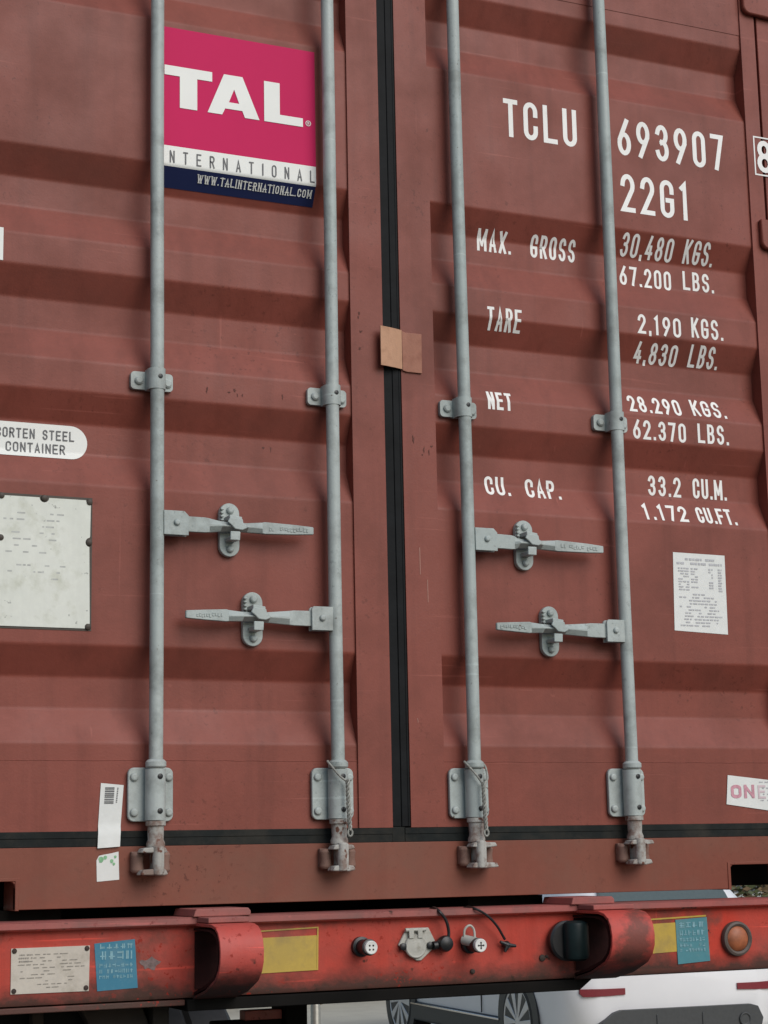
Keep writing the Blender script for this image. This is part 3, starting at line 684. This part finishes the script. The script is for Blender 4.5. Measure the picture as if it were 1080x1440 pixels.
# torn barcode sticker over the lower seal
q = quadpx([(142.5,1101),(174.5,1104),(168,1190.5),(136.5,1193)], -.006)
bm = new(); n = 12; prev = None; rows_ = []
for k in range(n+1):
    t = k/n; a = Vector(q[0]).lerp(Vector(q[3]), t); b = Vector(q[1]).lerp(Vector(q[2]), t)
    yk = -.0028-(.0062 if k > 8 else .0)*min(1, (k-8)/2)-(.0012*math.sin(k*2.3) if k > 8 else 0)
    rows_.append([bm.verts.new((a.x+(b.x-a.x)*j/4, yk, a.y+(b.y-a.y)*j/4)) for j in range(5)])
for r0, r1 in zip(rows_, rows_[1:]):
    for j in range(4): bm.faces.new((r0[j], r0[j+1], r1[j+1], r1[j]))
stk = link('paper_sticker', bm, M['paper'], box_c, keep=True, label='torn white barcode sticker beside the outer bar')
bm = new(); cA = at(148,1107,-.003); cB = at(161,1130,-.003)
z = cA[1]; rnd = random.Random(4)
while z > cB[1]:
    t = rnd.uniform(.0008,.0034); sheet(bm, [(cA[0]-.002*(cA[1]-z)/.03, z-t), (cB[0]-.002*(cA[1]-z)/.03, z-t), (cB[0]-.002*(cA[1]-z)/.03, z), (cA[0]-.002*(cA[1]-z)/.03, z)], -.0036); z -= t+rnd.uniform(.0008,.0022)
for k in range(9):
    z = cA[1]-.001-k*.0038; x = cB[0]+.006-.0004*k; sheet(bm, [(x,z-.0022),(x+.003,z-.0022),(x+.003,z),(x,z)], -.0036)
link('barcode', bm, M['ink'], stk, smooth=0, keep=True)
bm = new(); sheet(bm, quadpx([(135.5,1210),(139,1203.5),(145,1202),(156,1200),(166.5,1197.5),(167.5,1237),(136,1240)], -.004), -.0050)
frag = link('paper_sticker', bm, M['paper'], box_c, smooth=0, keep=True, label='small torn paper scrap with a green smudge on the sill')
bm = new()
for px, py, rr in ((142,1209,.006),(148,1206,.004),(157,1211,.004),(162,1205,.003),(160,1215,.003)):
    x, z = at(px, py, -.005); sheet(bm, [(x+rr*math.cos(R(a))*(1+.3*math.sin(a)), z+rr*1.1*math.sin(R(a))) for a in range(0,360,40)], -.0057)
link('smudge', bm, M['greenink'], frag, smooth=0, keep=True)

# chips and scratches on the stiles and panels
bm = new(); rnd = random.Random(21)
def chip(px, py, r, Y, y, drap=False):
    x, z = at(px, py, Y); n = 11; ex = rnd.uniform(.5,1.3)
    sheet(bm, [(x+r*ex*q*math.cos(2*math.pi*k/n), z+r/ex*q*math.sin(2*math.pi*k/n)) for k in range(n) for q in (rnd.uniform(.25,1.25),)], y)
for px, py, r in ((505,441,.0045),(508,466,.0048),(506,490,.0045),(504,446,.003),(581,618,.006),(596,633,.0045),(603,636,.005),(607,628,.003),(594,640,.003)): chip(px, py, r, ST, ST-.0007)
for px, py, r in ((291,549,.0045),(322,552,.003),(330,549,.004),(334,556,.0035),(341,556,.0028),(397,558,.0045),(370,630,.004),(380,632,.0045)): chip(px, py, r, 0, -.0008)
link('paint_chip', bm, flat('bare_rust', (.115,.036,.025,1), .8, var=.4, scale=200), dr, smooth=0, keep=True, label='dark rusty chips in the door paint')
bm = new()
for px, py, px2, py2 in ((590,770,591,808),(601,815,602,847),(587,1010,588,1016)):
    a = at(px, py, ST); b = at(px2, py2, ST); sheet(bm, [(a[0]-.0009,a[1]),(a[0]+.0009,a[1]),(b[0]+.0007,b[1]),(b[0]-.0007,b[1])], ST-.0007)
link('scratch', bm, flat('pale_scratch', (.42,.22,.17,1), .7), dr, smooth=0, keep=True, label='pale upright scratches in the paint')

# ================================================================== cardboard on the seal
xa, zt_ = at(535, 457, -.03); xm, _ = at(565, 490, -.010); xb, _ = at(592.5, 490, -.010); zb_ = at(537, 513, -.03)[1]
cp = thing('cardboard_piece', 'folded scrap of brown cardboard stuck across the rubber door seal', 'cardboard', (xm, -.01, zb_))
bm = new(); n = 6
front = [(xa+(xm-xa)*k/n, -.030+.019*(k/n)**1.3) for k in range(n+1)]
v = []
for x, y in front: v.append([bm.verts.new((x, y, zt_-.001)), bm.verts.new((x, y, zb_)), bm.verts.new((x, y+.0035, zb_)), bm.verts.new((x, y+.0035, zt_-.001))])
for a, b in zip(v, v[1:]):
    for k in range(4): bm.faces.new((a[k], a[(k+1) % 4], b[(k+1) % 4], b[k]))
bm.faces.new(v[0]); bm.faces.new(v[-1][::-1])
link('raised_flap', bm, M['card'], cp, label='pale lifted half of the cardboard')
bm = new(); prism(bm, [(xm+.0008, zb_-.003), (xm+.012, zb_-.006), (xb, zb_-.006), (xb+.001, zt_-.006), (xm+.010, zt_-.006), (xm+.0008, zt_-.003)], -.0112, -.0064)
link('stuck_flap', bm, M['card_dark'], cp, bevel=.001, label='darker half stuck to the door')

# ================================================================== wire seals
def wire_seal(x, lab, left_dx, bot_z, jx, jz, right_loop):
    t = thing('wire_seal', lab, 'wire seal', (x, AXY-.03, bot_z), 'wire seals on the inner bars')
    bm = new(); ztop = 1.822; yf = AXY-.026
    tube(bm, spline([(x-.012, AXY+.018, ztop+.004), (x-.026, AXY+.002, ztop+.004), (x-.024, AXY-.014, ztop-.006), (x-.010, yf-.004, ztop-.030), (jx, yf-.006, jz)], 7), .0026, 8)
    if right_loop:
        tube(bm, spline([(x+.012, AXY+.018, ztop), (x+.026, AXY+.002, ztop-.002), (x+.026, AXY-.012, ztop-.020), (x+.022, yf+.004, ztop-.038), (jx+.003, yf-.006, jz)], 7), .0026, 8)
    link('seal_loop', bm, M['rope'], t)
    bm = new(); L = jz-bot_z
    for ph in (0, math.pi*2/3, math.pi*4/3):
        tube(bm, [(jx+.0032*math.cos(ph+k*.42)+.004*(k/60)**2, yf-.010-.0032*math.sin(ph+k*.42), jz+.004-L*k/60) for k in range(61)], .0024, 6)
    link('twisted_rope', bm, M['rope'], t)
    bm = new(); c = Vector((jx+.004, yf-.010, bot_z+.002))
    tube(bm, [c+Vector((.0055*math.cos(R(a)), 0, -.004+.0075*math.sin(R(a)))) for a in range(0, 361, 30)], .0024, 6)
    link('rope_end', bm, M['rope'], t)
    return t
wire_seal(XR[1], 'twisted wire seal looped on the inner bar of the left door', 0, 1.664, XR[1]+.008, 1.778, False)
wire_seal(XR[2], 'twisted wire seal looped on the inner bar of the right door', 0, 1.660, XR[2]+.004, 1.772, True)

# ================================================================== trailer
tr = thing('container_trailer', 'grimy red trailer end beam with lamps, sockets and stickers under the container', 'trailer', (0, 1.5, 0))
BF = -.080                                      # face of the beam
bm = new()
prof = [(.06,1.4845),(-.098,1.4845),(-.101,1.482),(-.101,1.4705),(-.098,1.468),(BF-.002,1.466),(BF,1.462),(BF,1.325),(BF+.004,1.316),(BF+.02,1.3125),(.06,1.3125)]
extrude_x(bm, prof, -1.24, 1.24, caps=True, closed=True)
beam = link('end_beam', bm, M['trailer'], tr, bevel=.0)
bm = new(); box(bm, -1.24, 1.24, -.1035, .06, 1.4847, 1.4862)
box(bm, -1.24, 1.24, -.1035, -.1012, 1.4715, 1.4846)
link('beam_lip', bm, M['trailer_lip'], tr, bevel=.001)
bm = new(); prism(bm, [(-.56,1.3123),(-.56,1.288),(.415,1.288),(.450,1.3123)], -.088, .05)
link('under_beam', bm, M['black_steel'], tr, bevel=.002)
bm = new(); prism(bm, [(-1.24,1.3124),(-1.24,1.300),(-.562,1.300),(-.562,1.3124)], -.0795, .05)
link('under_flange', bm, M['trailer'], tr, bevel=.002)
for sx in (-1, 1):
    bm = new(); xa, xb = (.20, .405) if sx > 0 else (-.95, -.80)
    box(bm, xa, xb, .0605, 7.5, 1.30, 1.508); link('chassis_rail', bm, M['black_steel'], tr)
for y in (.7, 1.9, 3.2, 4.6):
    bm = new(); box(bm, -.7995, .1995, y, y+.12, 1.34, 1.505); link('crossmember', bm, M['black_steel'], tr)
# hanging gear behind the left half of the beam
bm = new(); box(bm, -1.22, -.56, .10, .125, .45, 1.2995); link('mud_flap', bm, M['rubber'], tr, bevel=.003)
bm = new(); box(bm, -.86, -.835, .060, .095, 1.10, 1.2995); box(bm, -.60, -.562, .03, .095, 1.15, 1.299); prism(bm, [(-.76,1.299),(-.62,1.299),(-.56,1.16),(-.68,1.16)], .05, .09)
link('flap_bracket', bm, M['chassis'], tr, bevel=.003)
bm = new(); box(bm, -.226, -.127, .46, .50, 1.2145, 1.238); link('cross_tube', bm, M['trailer_lip'], tr, bevel=.002)
bm = new(); box(bm, -.30, -.1262, .455, .52, .95, 1.2142); box(bm, -.126, -.066, .44, .54, .95, 1.2990); link('equipment_box', bm, M['black_steel'], tr, bevel=.004)
for sx in (-1, 1):
    for y in (4.75, 6.05):
        bm = new(); x0_ = sx*1.18; xi = sx*.72
        lathe(bm, (x0_, y, .52), (-sx,0,0), [(0,.30),(.0,.46),(.04,.515),(.22,.52),(.24,.50),(.26,.52),(.42,.515),(.46,.46),(.46,.30)], 40)
        lathe(bm, (x0_-sx*.02, y, .52), (-sx,0,0), [(0,.10),(.06,.16),(.10,.28),(.10,.305)], 32)
        link('wheel', bm, M['tyre'], tr)
for y in (4.75, 6.05):
    bm = new(); cyl(bm, (-.75,y,.52), (.75,y,.52), .06, 16); ax = link('axle', bm, M['black_steel'], tr)
    for x in (-.875, .285): bm = new(); box(bm, x-.025,x+.025,y-.3,y+.3,.57,1.2995); link('suspension_hanger', bm, M['black_steel'], ax)

# lamp hoods: bent plate open at both ends, standing out from the beam
def hood(x0, x1, lamp, lab):
    zt, zb = 1.474, 1.317
    outer = [(BF-.0002, zt), (-.200, zt-.001), (-.226, zt-.006), (-.244, zt-.017), (-.255, zt-.034), (-.260, zt-.056), (-.258, zt-.080), (-.248, zt-.100), (-.226, zt-.120), (-.160, zt-.146), (BF-.0002, zb-.006)]
    th = .007; inner = []
    for i, p in enumerate(outer):
        a = Vector(outer[max(i-1,0)]); b = Vector(outer[min(i+1, len(outer)-1)]); d = (b-a).normalized(); n_ = Vector((-d.y, d.x)); inner.append((p[0]+n_.x*th, p[1]+n_.y*th))
    inner[0] = (BF-.0002, inner[0][1]); inner[-1] = (BF-.0002, inner[-1][1])
    if inner[len(inner)//2][0] < outer[len(outer)//2][0]: inner = [(2*o_[0]-i_[0], 2*o_[1]-i_[1]) for o_, i_ in zip(outer, inner)]
    bm = new(); extrude_x(bm, outer+inner[::-1], x0, x1, closed=True)
    n = len(outer)
    for x, flip in ((x0, False), (x1, True)):
        A = [bm.verts.new((x, y, z)) for y, z in outer]; B = [bm.verts.new((x, y, z)) for y, z in inner]
        for i in range(n-1): bm.faces.new((A[i], A[i+1], B[i+1], B[i]))
    bmesh.ops.remove_doubles(bm, verts=bm.verts, dist=1e-5)
    h = link('lamp_hood', bm, M['hood'], tr, bevel=.001, label=lab)
    bm = new(); a = at(272 if x0 < 0 else 804, 1284, -.112)[0]; b = at(353 if x0 < 0 else 865, 1284, -.112)[0]
    prism(bm, [(a, 1.4865), (b, 1.4865), (b, 1.4965), (b-.006, 1.5035), (a+.006, 1.5035)], -.112, .03); prism(bm, [(x0+.002, 1.4745), (x1-.002, 1.4745), (x1-.002, 1.4863), (x0+.002, 1.4863)], -.178, -.104)
    link('hood_plate', bm, M['trailer_lip'], h, bevel=.002)
    bm = new()            # added dark insert and back pad, standing in for shade inside the hood
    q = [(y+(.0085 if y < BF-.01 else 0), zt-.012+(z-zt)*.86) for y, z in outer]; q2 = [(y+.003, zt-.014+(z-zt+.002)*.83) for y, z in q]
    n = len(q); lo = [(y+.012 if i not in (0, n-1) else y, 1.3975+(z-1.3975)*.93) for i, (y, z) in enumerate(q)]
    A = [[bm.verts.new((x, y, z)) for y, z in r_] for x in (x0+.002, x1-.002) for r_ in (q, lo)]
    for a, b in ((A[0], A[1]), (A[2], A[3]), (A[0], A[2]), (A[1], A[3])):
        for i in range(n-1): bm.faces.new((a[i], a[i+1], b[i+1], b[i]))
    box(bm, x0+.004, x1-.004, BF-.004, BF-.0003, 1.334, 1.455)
    link('hood_shade_insert', bm, M['hood_shade'], h)
    return h
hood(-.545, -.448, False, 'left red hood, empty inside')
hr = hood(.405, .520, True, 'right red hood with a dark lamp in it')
xc, zc = at(806, 1323, -.12)
bm = new(); lathe(bm, (xc-.006, BF-.0002, zc), (0,-1,0), [(0,.040),(.010,.046),(.024,.047),(.028,.042)], 32); lampb = link('lamp_body', bm, M['black_plastic'], tr)
bm = new(); lathe(bm, (xc+.010, BF-.036, zc-.046), (0,0,1), [(0,.020),(.005,.028),(.014,.031),(.078,.031),(.087,.028),(.092,.018)], 28); link('lamp_lens', bm, M['lampglass'], lampb)

# plates and stickers on the beam
YB = BF-.0012
def sticker(name, pts, mat, lab, y=YB):
    bm = new(); prism(bm, quadpx(pts, BF), y, BF-.0002); return link(name, bm, mat, tr, smooth=0, label=lab)
rp = sticker('rating_plate', [(15.5,1334),(126,1329.5),(124.5,1393.5),(14.5,1398.5)], M['rating'], 'grimy metal rating plate on the left of the beam', BF-.0022)
for px, py in ((20,1337.5),(122,1333.5),(120.5,1389),(19,1394)):
    bm = new(); x, z = at(px, py, BF); lathe(bm, (x, BF-.0022, z), (0,-1,0), [(0,.0055),(.002,.005),(.003,.002)], 12)
    link('screw', bm, M['chassis'], rp)
bm = new(); a = at(22,1341,BF); b = at(118,1388,BF); lines_of_print(bm, a[0], b[0], b[1], a[1], 11, .0017, BF-.0030, 8, .5)
lines_of_print(bm, a[0]+.005, a[0]+.035, a[1]-.020, a[1], 3, .0030, BF-.0031, 2, .9)
link('plate_print', bm, flat('worn_brown_ink', (.32,.29,.25,1), .7, var=.4, scale=200), rp, smooth=0, keep=True)
bs = sticker('blue_sticker', [(132.5,1327),(189.5,1320.5),(193.5,1389),(136.5,1394)], M['blue'], 'blue sticker with pale rows of print beside the rating plate')
def glyph_rows(x0, x1, z1, rows, h, y, seed, per):
    """rows of pale unreadable characters: small clusters of strokes"""
    rnd = random.Random(seed); bm = new(); z = z1
    for r_, hh in zip(range(rows), h):
        cw = (x1-x0)/per[r_]
        for k in range(per[r_]):
            cx = x0+cw*k
            if rnd.random() < .12: continue
            for _ in range(rnd.randint(3, 4)):
                if rnd.random() < .5:
                    zz = z-hh*rnd.random()*.9; sheet(bm, [(cx+cw*.12,zz-hh*.14),(cx+cw*.85,zz-hh*.14),(cx+cw*.85,zz),(cx+cw*.12,zz)], y-.0001*_)
                else:
                    xx = cx+cw*rnd.uniform(.1,.7); sheet(bm, [(xx,z-hh),(xx+cw*.16,z-hh),(xx+cw*.16,z),(xx,z)], y-.0001*_)
        z -= hh*1.5
    return bm
a = at(139,1328,BF); b = at(187,1385,BF)
link('sticker_print', glyph_rows(a[0], b[0], a[1], 5, (.010,.017,.008,.008,.007), YB-.0006, 3, (5,4,8,9,10)), M['palebluetext'], bs, smooth=0, keep=True)
bm = new(); x, z = at(211,1355.5,BF); sheet(bm, [(x+(.021+.006*math.sin(a*3))*math.cos(a), z+(.012+.004*math.sin(a*5+1))*math.sin(a)) for a in [k*math.pi/9 for k in range(18)]], BF-.0007)
link('smudge', bm, flat('grey_glue_residue', (.22,.15,.14,1), .7, var=.5, scale=120), tr, smooth=0, keep=True, label='pale glue residue where a sticker came off')
ys = sticker('yellow_sticker', [(367,1319),(446.5,1315),(446,1362.5),(367,1367.5)], M['yellow'], 'faded yellow sticker beside the left hood')
bm = new()
for p in ([(366,1308.5),(447.5,1303),(447.5,1305),(366,1310.5)], [(445.5,1305),(447.5,1305),(447,1364),(445,1364)], [(366,1367),(445,1362),(445,1364),(366,1369)]):
    prism(bm, quadpx(p, BF), YB-.0009, YB-.0003)
link('sticker_border', bm, M['yellow'], ys, smooth=0)
ys2 = sticker('yellow_sticker', [(905,1300),(951,1297),(951.5,1338),(905,1342)], M['yellow'], 'faded yellow sticker beside the right hood')
bm = new(); prism(bm, quadpx([(905,1292.5),(992,1286.5),(992,1288.8),(905,1294.8)], BF), YB-.0009, YB-.0003); link('sticker_border', bm, M['yellow'], ys2, smooth=0)
ts = sticker('teal_sticker', [(949,1293.5),(993,1289.5),(998,1351),(953,1356)], M['teal'], 'teal sticker with pale print overlapping the yellow one', YB-.0012)
a = at(953,1297,BF); b = at(992,1345,BF)
link('sticker_print', glyph_rows(a[0], b[0], a[1], 5, (.013,.012,.009,.008,.008), YB-.0020, 9, (4,6,8,8,9)), M['palebluetext'], ts, smooth=0, keep=True)

# amber side lamp
x, z = at(1037, 1320, BF-.01)
bm = new(); prof = [(0,.042),(.008,.043),(.014,.041),(.016,.036),(.013,.031),(.008,.030)]; lathe(bm, (x, BF-.0002, z), (0,-1,0), prof, 36, cap=False)
al = link('marker_lamp', bm, M['ringgrey'], tr, label='round amber marker lamp in a grey ring')
bm = new(); lathe(bm, (x, BF-.004, z), (0,-1,0), [(0,.0305),(.008,.0300),(.014,.024),(.017,.012),(.018,.003)], 32); link('lamp_lens', bm, M['amber'], al)

# sockets and connectors
sq = [(558.5,1329),(570,1305.5),(601,1304),(613,1328.5),(591,1350.5),(584,1351)]
bm = new(); prism(bm, quadpx(sq, BF), BF-.007, BF-.0002); so = link('trailer_socket', bm, M['alu'], tr, bevel=.002, label='grey five sided socket with a round hinged lid')
x, z = at(587, 1331, BF-.02)
bm = new(); lathe(bm, (x, BF-.0072, z), (0,-1,0), [(0,.0265),(.005,.0265),(.007,.0245),(.0062,.021),(.0075,.013),(.0078,.003)], 32); link('socket_lid', bm, M['alu'], so)
bm = new(); cyl(bm, (x-.026, BF-.012, z+.037), (x+.026, BF-.012, z+.037), .0045, 12)
for d in (-.018, .004): box(bm, x+d, x+d+.012, BF-.0165, BF-.0125, z+.018, z+.040)
link('lid_hinge', bm, M['alu'], so, bevel=.001)
for px, py in ((567,1331.5),(605,1329.5)):
    bm = new(); xx, zz = at(px, py, BF-.01); lathe(bm, (xx, BF-.0072, zz), (0,-1,0), [(0,.0085),(.006,.0085),(.008,.005)], 8)
    link('socket_bolt', bm, M['black_plastic'], so)
def coupling(pb, pf, holes, lab, mat, rb):
    xb_, zb_ = at(*pb, BF); h = .062; xf_, zf_ = at(*pf, BF-h)
    x, z = xf_, zf_
    bm = new(); lathe(bm, (x, BF-.0002, z), (0,-1,0), [(0,rb*1.35),(.012,rb*1.35),(.014,rb),(h*.55,rb*.95),(h*.6,rb*1.1),(h*.86,rb*1.1),(h*.88,rb*.8)], 24)
    c = link('coupling', bm, mat, tr, label=lab)
    bm = new(); lathe(bm, (x, BF-h*.86, z), (0,-1,0), [(0,.0150),(h*.16,.0150),(h*.18,.0135),(h*.17,.010),(h*.17,.003)], 24); f = link('coupling_face', bm, M['white_plastic'], c)
    bm = new()
    for a in ((45,135,225,315) if holes == 4 else (0,90,180,270)):
        lathe(bm, (x+.0062*math.cos(R(a)), BF-h*1.03, z+.0062*math.sin(R(a))), (0,-1,0), [(0,.0022),(.0010,.0020)], 10)
    if holes == 5: box(bm, x-.0062, x+.0062, BF-h*1.043, BF-h*1.03, z-.0011, z+.0011); box(bm, x-.0011, x+.0011, BF-h*1.045, BF-h*1.03, z-.0062, z+.0062)
    link('coupling_hole', bm, M['black_plastic'], c)
    return x, z, c
coupling((503,1332),(522,1332.5),4,'black coupling with a white four hole cap left of the socket',M['black_plastic'],.0165)
x, z, c2 = coupling((655,1330),(676,1329.5),5,'dark coupling with a white crossed cap right of the socket',M['black_plastic'],.0150)
bm = new(); cyl(bm, (x-.018, BF-.012, z+.012), (x-.002, BF-.040, z+.006), .012, 16); tube(bm, spline([(x-.020,BF-.020,z+.010),(x-.020,BF-.022,z+.034),(x-.008,BF-.024,z+.044),(x+.003,BF-.024,z+.034),(x+.002,BF-.03,z+.010)], 6), .0028, 8)
link('coupling_clip', bm, M['alu'], c2)
# hanging cables with their plugs
def P(px, py, Y): xx, zz = at(px, py, Y); return (xx, Y, zz)
bm = new(); tube(bm, spline([P(598,1284,.02), P(609,1277,-.06), P(617,1281,-.106), P(627,1294,-.108), P(631,1310,-.106), P(630,1322,-.105)], 8), .0036, 8)
cb = link('cable', bm, M['black_plastic'], tr, label='short black cable ending in a round plug')
bm = new(); x, z = at(626, 1327, -.10); lathe(bm, (x, BF-.0002, z), (0,-1,0), [(0,.012),(.010,.017),(.022,.019),(.030,.016),(.034,.008)], 20); cyl(bm, (x-.028, -.094, z-.004), (x-.005, -.094, z-.002), .010, 12); link('cable_plug', bm, M['black_plastic'], cb)
bm = new(); tube(bm, spline([P(648,1281,.02), P(655,1276,-.05), P(667,1277.5,-.106), P(683,1286,-.110), P(698,1301,-.106), P(710,1321,-.10)], 8), .0030, 8)
cb = link('cable', bm, M['black_plastic'], tr, label='longer black cable ending in a small three armed cap')
bm = new(); x, z = at(714, 1329, -.095); lathe(bm, (x, BF-.0002, z), (0,-1,0), [(0,.008),(.010,.010),(.018,.007)], 14)
for a in (150, 350, 250): tube(bm, [(x, -.094, z), (x+.022*math.cos(R(a)), -.094, z+.016*math.sin(R(a)))], [.006, .0035], 8)
link('cable_plug', bm, M['black_plastic'], cb)
for px, py, r in ((664,1366,.006),(762,1347,.008),(768,1345,.004)):
    bm = new(); xx, zz = at(px, py, BF); lathe(bm, (xx, BF-.0002, zz), (0,-1,0), [(0,r),(.004,r),(.006,r*.5)], 8)
    link('beam_bolt', bm, M['chassis'], tr)

# ================================================================== white car behind the trailer
HEAD = R(5.0)
car = thing('white_car', 'white hatchback car parked facing away behind the trailer, seen under the beam', 'car', (6.22, 10.3, 0))
car.rotation_euler = (0, 0, -HEAD)
def carput(name, bm, mat, parent=None, **k):
    ob = link(name, bm, mat, None, **k); ob.parent = parent or car; return ob
# side profile rows: local y from the rear bumper (-2.3) to the nose (+2.15): (y, half width, z low, belt z, roof z, roof half width)
rows_c = [(-2.30,.66,.30,.90,.93,.60),(-2.24,.82,.26,1.00,1.04,.66),(-2.10,.90,.24,1.08,1.22,.64),(-1.95,.92,.22,1.10,1.40,.60),(-1.70,.925,.20,1.10,1.50,.60),(-1.0,.925,.20,1.06,1.58,.62),(0,.925,.20,1.02,1.60,.62),(.6,.925,.20,1.0,1.50,.60),(1.2,.92,.20,.98,1.02,.70),(1.8,.89,.22,.88,.90,.70),(2.1,.80,.26,.72,.74,.62),(2.2,.62,.32,.62,.64,.5)]
bm = new(); rings = []
for y, hw, zl, zb, zr, rw in rows_c:
    half = [(hw*.80, zl), (hw*.97, zl+.08), (hw, (zl+zb)/2), (hw*.985, zb-.10), (hw*.94, zb), (lerp(hw*.93, rw, .5), (zb+zr)/2), (rw, zr-.03), (rw*.86, zr)]
    ring = [(-x, z) for x, z in half][::1]+[(x, z) for x, z in half[::-1]]
    rings.append([bm.verts.new((x, y, z)) for x, z in ring])
for a, b in zip(rings, rings[1:]):
    for k in range(len(a)): bm.faces.new((a[k], a[(k+1) % len(a)], b[(k+1) % len(a)], b[k]))
bm.faces.new(rings[0]); bm.faces.new(rings[-1][::-1])
carput('body', bm, M['car_white'], smooth=50)
# rear bumper cladding
bm = new(); pts = [(-.60,.24),(.62,.24),(.66,.38),(.62,.465),(.56,.482),(-.52,.482),(-.58,.465),(-.72,.37)]
prism(bm, pts, -2.345, -2.15); box(bm, -.24, -.225, -2.352, -2.345, .27, .44); box(bm, .14, .155, -2.352, -2.345, .27, .44)
lathe(bm, (.50, -2.345, .375), (0,-1,0), [(0,.05),(.012,.05),(.014,.04),(.006,.036)], 20)
carput('rear_bumper', bm, M['cladding'], bevel=.012)
bm = new(); box(bm, -.930, -.80, -1.0, 1.0, .20, .36); carput('side_sill', bm, M['cladding'], bevel=.02)
bm = new(); box(bm, -.940, -.931, -1.0, 1.0, .335, .352); carput('sill_trim', bm, M['chrome'], bevel=.003)
for sx in (-1, 1):
    bm = new(); P3 = [(sx*.47, -2.312, .590, .636), (sx*.63, -2.310, .584, .636), (sx*.72, -2.292, .582, .637), (sx*.79, -2.272, .582, .637), (sx*.815, -2.262, .605, .637)]
    fr = [(bm.verts.new((x, y, z0)), bm.verts.new((x, y, z1)), bm.verts.new((x, y+.06, z1)), bm.verts.new((x, y+.06, z0))) for x, y, z0, z1 in P3]
    for a, b in zip(fr, fr[1:]):
        for k in range(4): bm.faces.new((a[k], a[(k+1) % 4], b[(k+1) % 4], b[k]))
    bm.faces.new(fr[0]); bm.faces.new(fr[-1][::-1])
    carput('reflector', bm, M['reflector'], smooth=20)
bm = new()      # rear window
A = [(-.56,-2.268,1.075),(.56,-2.268,1.075),(.54,-2.08,1.30),(.50,-1.96,1.44),(-.50,-1.96,1.44),(-.54,-2.08,1.30)]
va = [bm.verts.new(p) for p in A]; vb = [bm.verts.new((x, y+.05, z-.03)) for x, y, z in A]
bm.faces.new((va[0],va[1],va[2],va[5])); bm.faces.new((va[5],va[2],va[3],va[4])); bm.faces.new(vb[::-1])
for i in range(6): bm.faces.new((va[i], va[(i+1) % 6], vb[(i+1) % 6], vb[i]))
rw_ = carput('rear_window', bm, M['glass'], bevel=.004)
bm = new(); tube(bm, spline([(-.02,-2.285,1.09),(.06,-2.25,1.16),(.20,-2.22,1.20),(.36,-2.235,1.165),(.44,-2.26,1.10)], 6), .010, 8); carput('window_arc', bm, M['chrome'], rw_)  # thin silver arc across the lower rear window
bm = new()
for y in (-.62,): box(bm, -.9254, -.915, y, y+.004, .37, .95)
box(bm, -.9268, -.90, -.62, .42, .925, .931)
carput('door_gap', bm, M['cladding'])
for y, r in ((-1.36, .345), (1.30, .345)):
    for sx in (-1, 1):
        wb = new(); ox = sx*.935; d = (-sx, 0, 0)
        lathe(wb, (ox, y, .345), d, [(0,.262),(0,.27),(.012,.31),(.03,.338),(.06,.345),(.17,.345),(.20,.33),(.215,.27)], 48, cap=False)
        wh = carput('wheel', wb, M['tyre'])
        wb = new(); lathe(wb, (ox-sx*.004, y, .345), d, [(.0,.264),(-.004,.255),(.004,.246),(.06,.235),(.07,.05),(.0,.045),(-.002,.02),(-.002,.001)], 40, cap=False)
        for k in range(10):
            a = 2*math.pi*k/10; u = Vector((0, math.cos(a), math.sin(a))); t = Vector((0, -math.sin(a), math.cos(a)))
            c0 = Vector((ox-sx*.002, y, .345))
            pts3 = [c0+u*.04+t*.011, c0+u*.04-t*.011, c0+u*.25-t*.036, c0+u*.25+t*.036]
            f = [wb.verts.new(p) for p in pts3]; bk = [wb.verts.new(p-Vector((sx*.04,0,0))) for p in pts3]
            wb.faces.new(f); wb.faces.new(bk[::-1])
            for i in range(4): wb.faces.new((f[i], f[(i+1) % 4], bk[(i+1) % 4], bk[i]))
        carput('rim', wb, M['rim'], wh, bevel=.004)
        wb = new(); lathe(wb, (sx*.928, y, .36), d, [(0,.385),(.02,.375),(.03,.37)], 40); carput('wheel_arch', wb, M['cladding'])

# ================================================================== bollard and hedge beyond
bm = new(); lathe(bm, (2.80, 7.35, 0), (0,0,1), [(0,.032),(.69,.032),(.70,.026)], 20)
b_ = link('bollard', bm, M['post'], None); tag(b_, 'thin grey steel bollard standing on the pale concrete', 'bollard')
hd = thing('hedge', 'dry brown and green hedge growing beyond the white car', 'hedge', (9.5, 16.6, 0))
rnd = random.Random(17)
A = Vector((2.4, 14.55)); B = Vector((17.5, 19.2)); D = (B-A).normalized(); N = Vector((-D.y, D.x))
for nm, mt, cnt in (('dry_foliage', M['leaf'], 9000), ('green_foliage', M['leaf_green'], 6000)):
    bm = new()
    for _ in range(cnt):
        s = rnd.random()*(B-A).length; o_ = rnd.gauss(.7, .38); h = 1.9*rnd.random()**.8*(1-.12*abs(o_-.7))*(1+.12*math.sin(s*2.1))
        p = A+D*s+N*o_; c = Vector((p.x, p.y, max(.03, h))); r_ = rnd.uniform(.035,.085)
        d = Vector((rnd.gauss(0,1), rnd.gauss(0,1), rnd.gauss(0,.8))).normalized(); _, u, v = frame(d)
        bm.faces.new([bm.verts.new(c+u*r_), bm.verts.new(c+v*r_*.5), bm.verts.new(c-u*r_), bm.verts.new(c-v*r_*.5)])
    link(nm, bm, mt, hd, smooth=0, keep=True)
bm = new()
for k in range(46):
    s = (k+.5)/46*(B-A).length; p = A+D*s+N*rnd.uniform(.5,.9); h = rnd.uniform(1.1,1.6)
    tube(bm, [(p.x, p.y, 0), (p.x+rnd.uniform(-.1,.1), p.y, h*.5), (p.x+rnd.uniform(-.25,.25), p.y+rnd.uniform(-.1,.1), h)], [.03,.02,.008], 6)
link('stem', bm, M['bark'], hd)
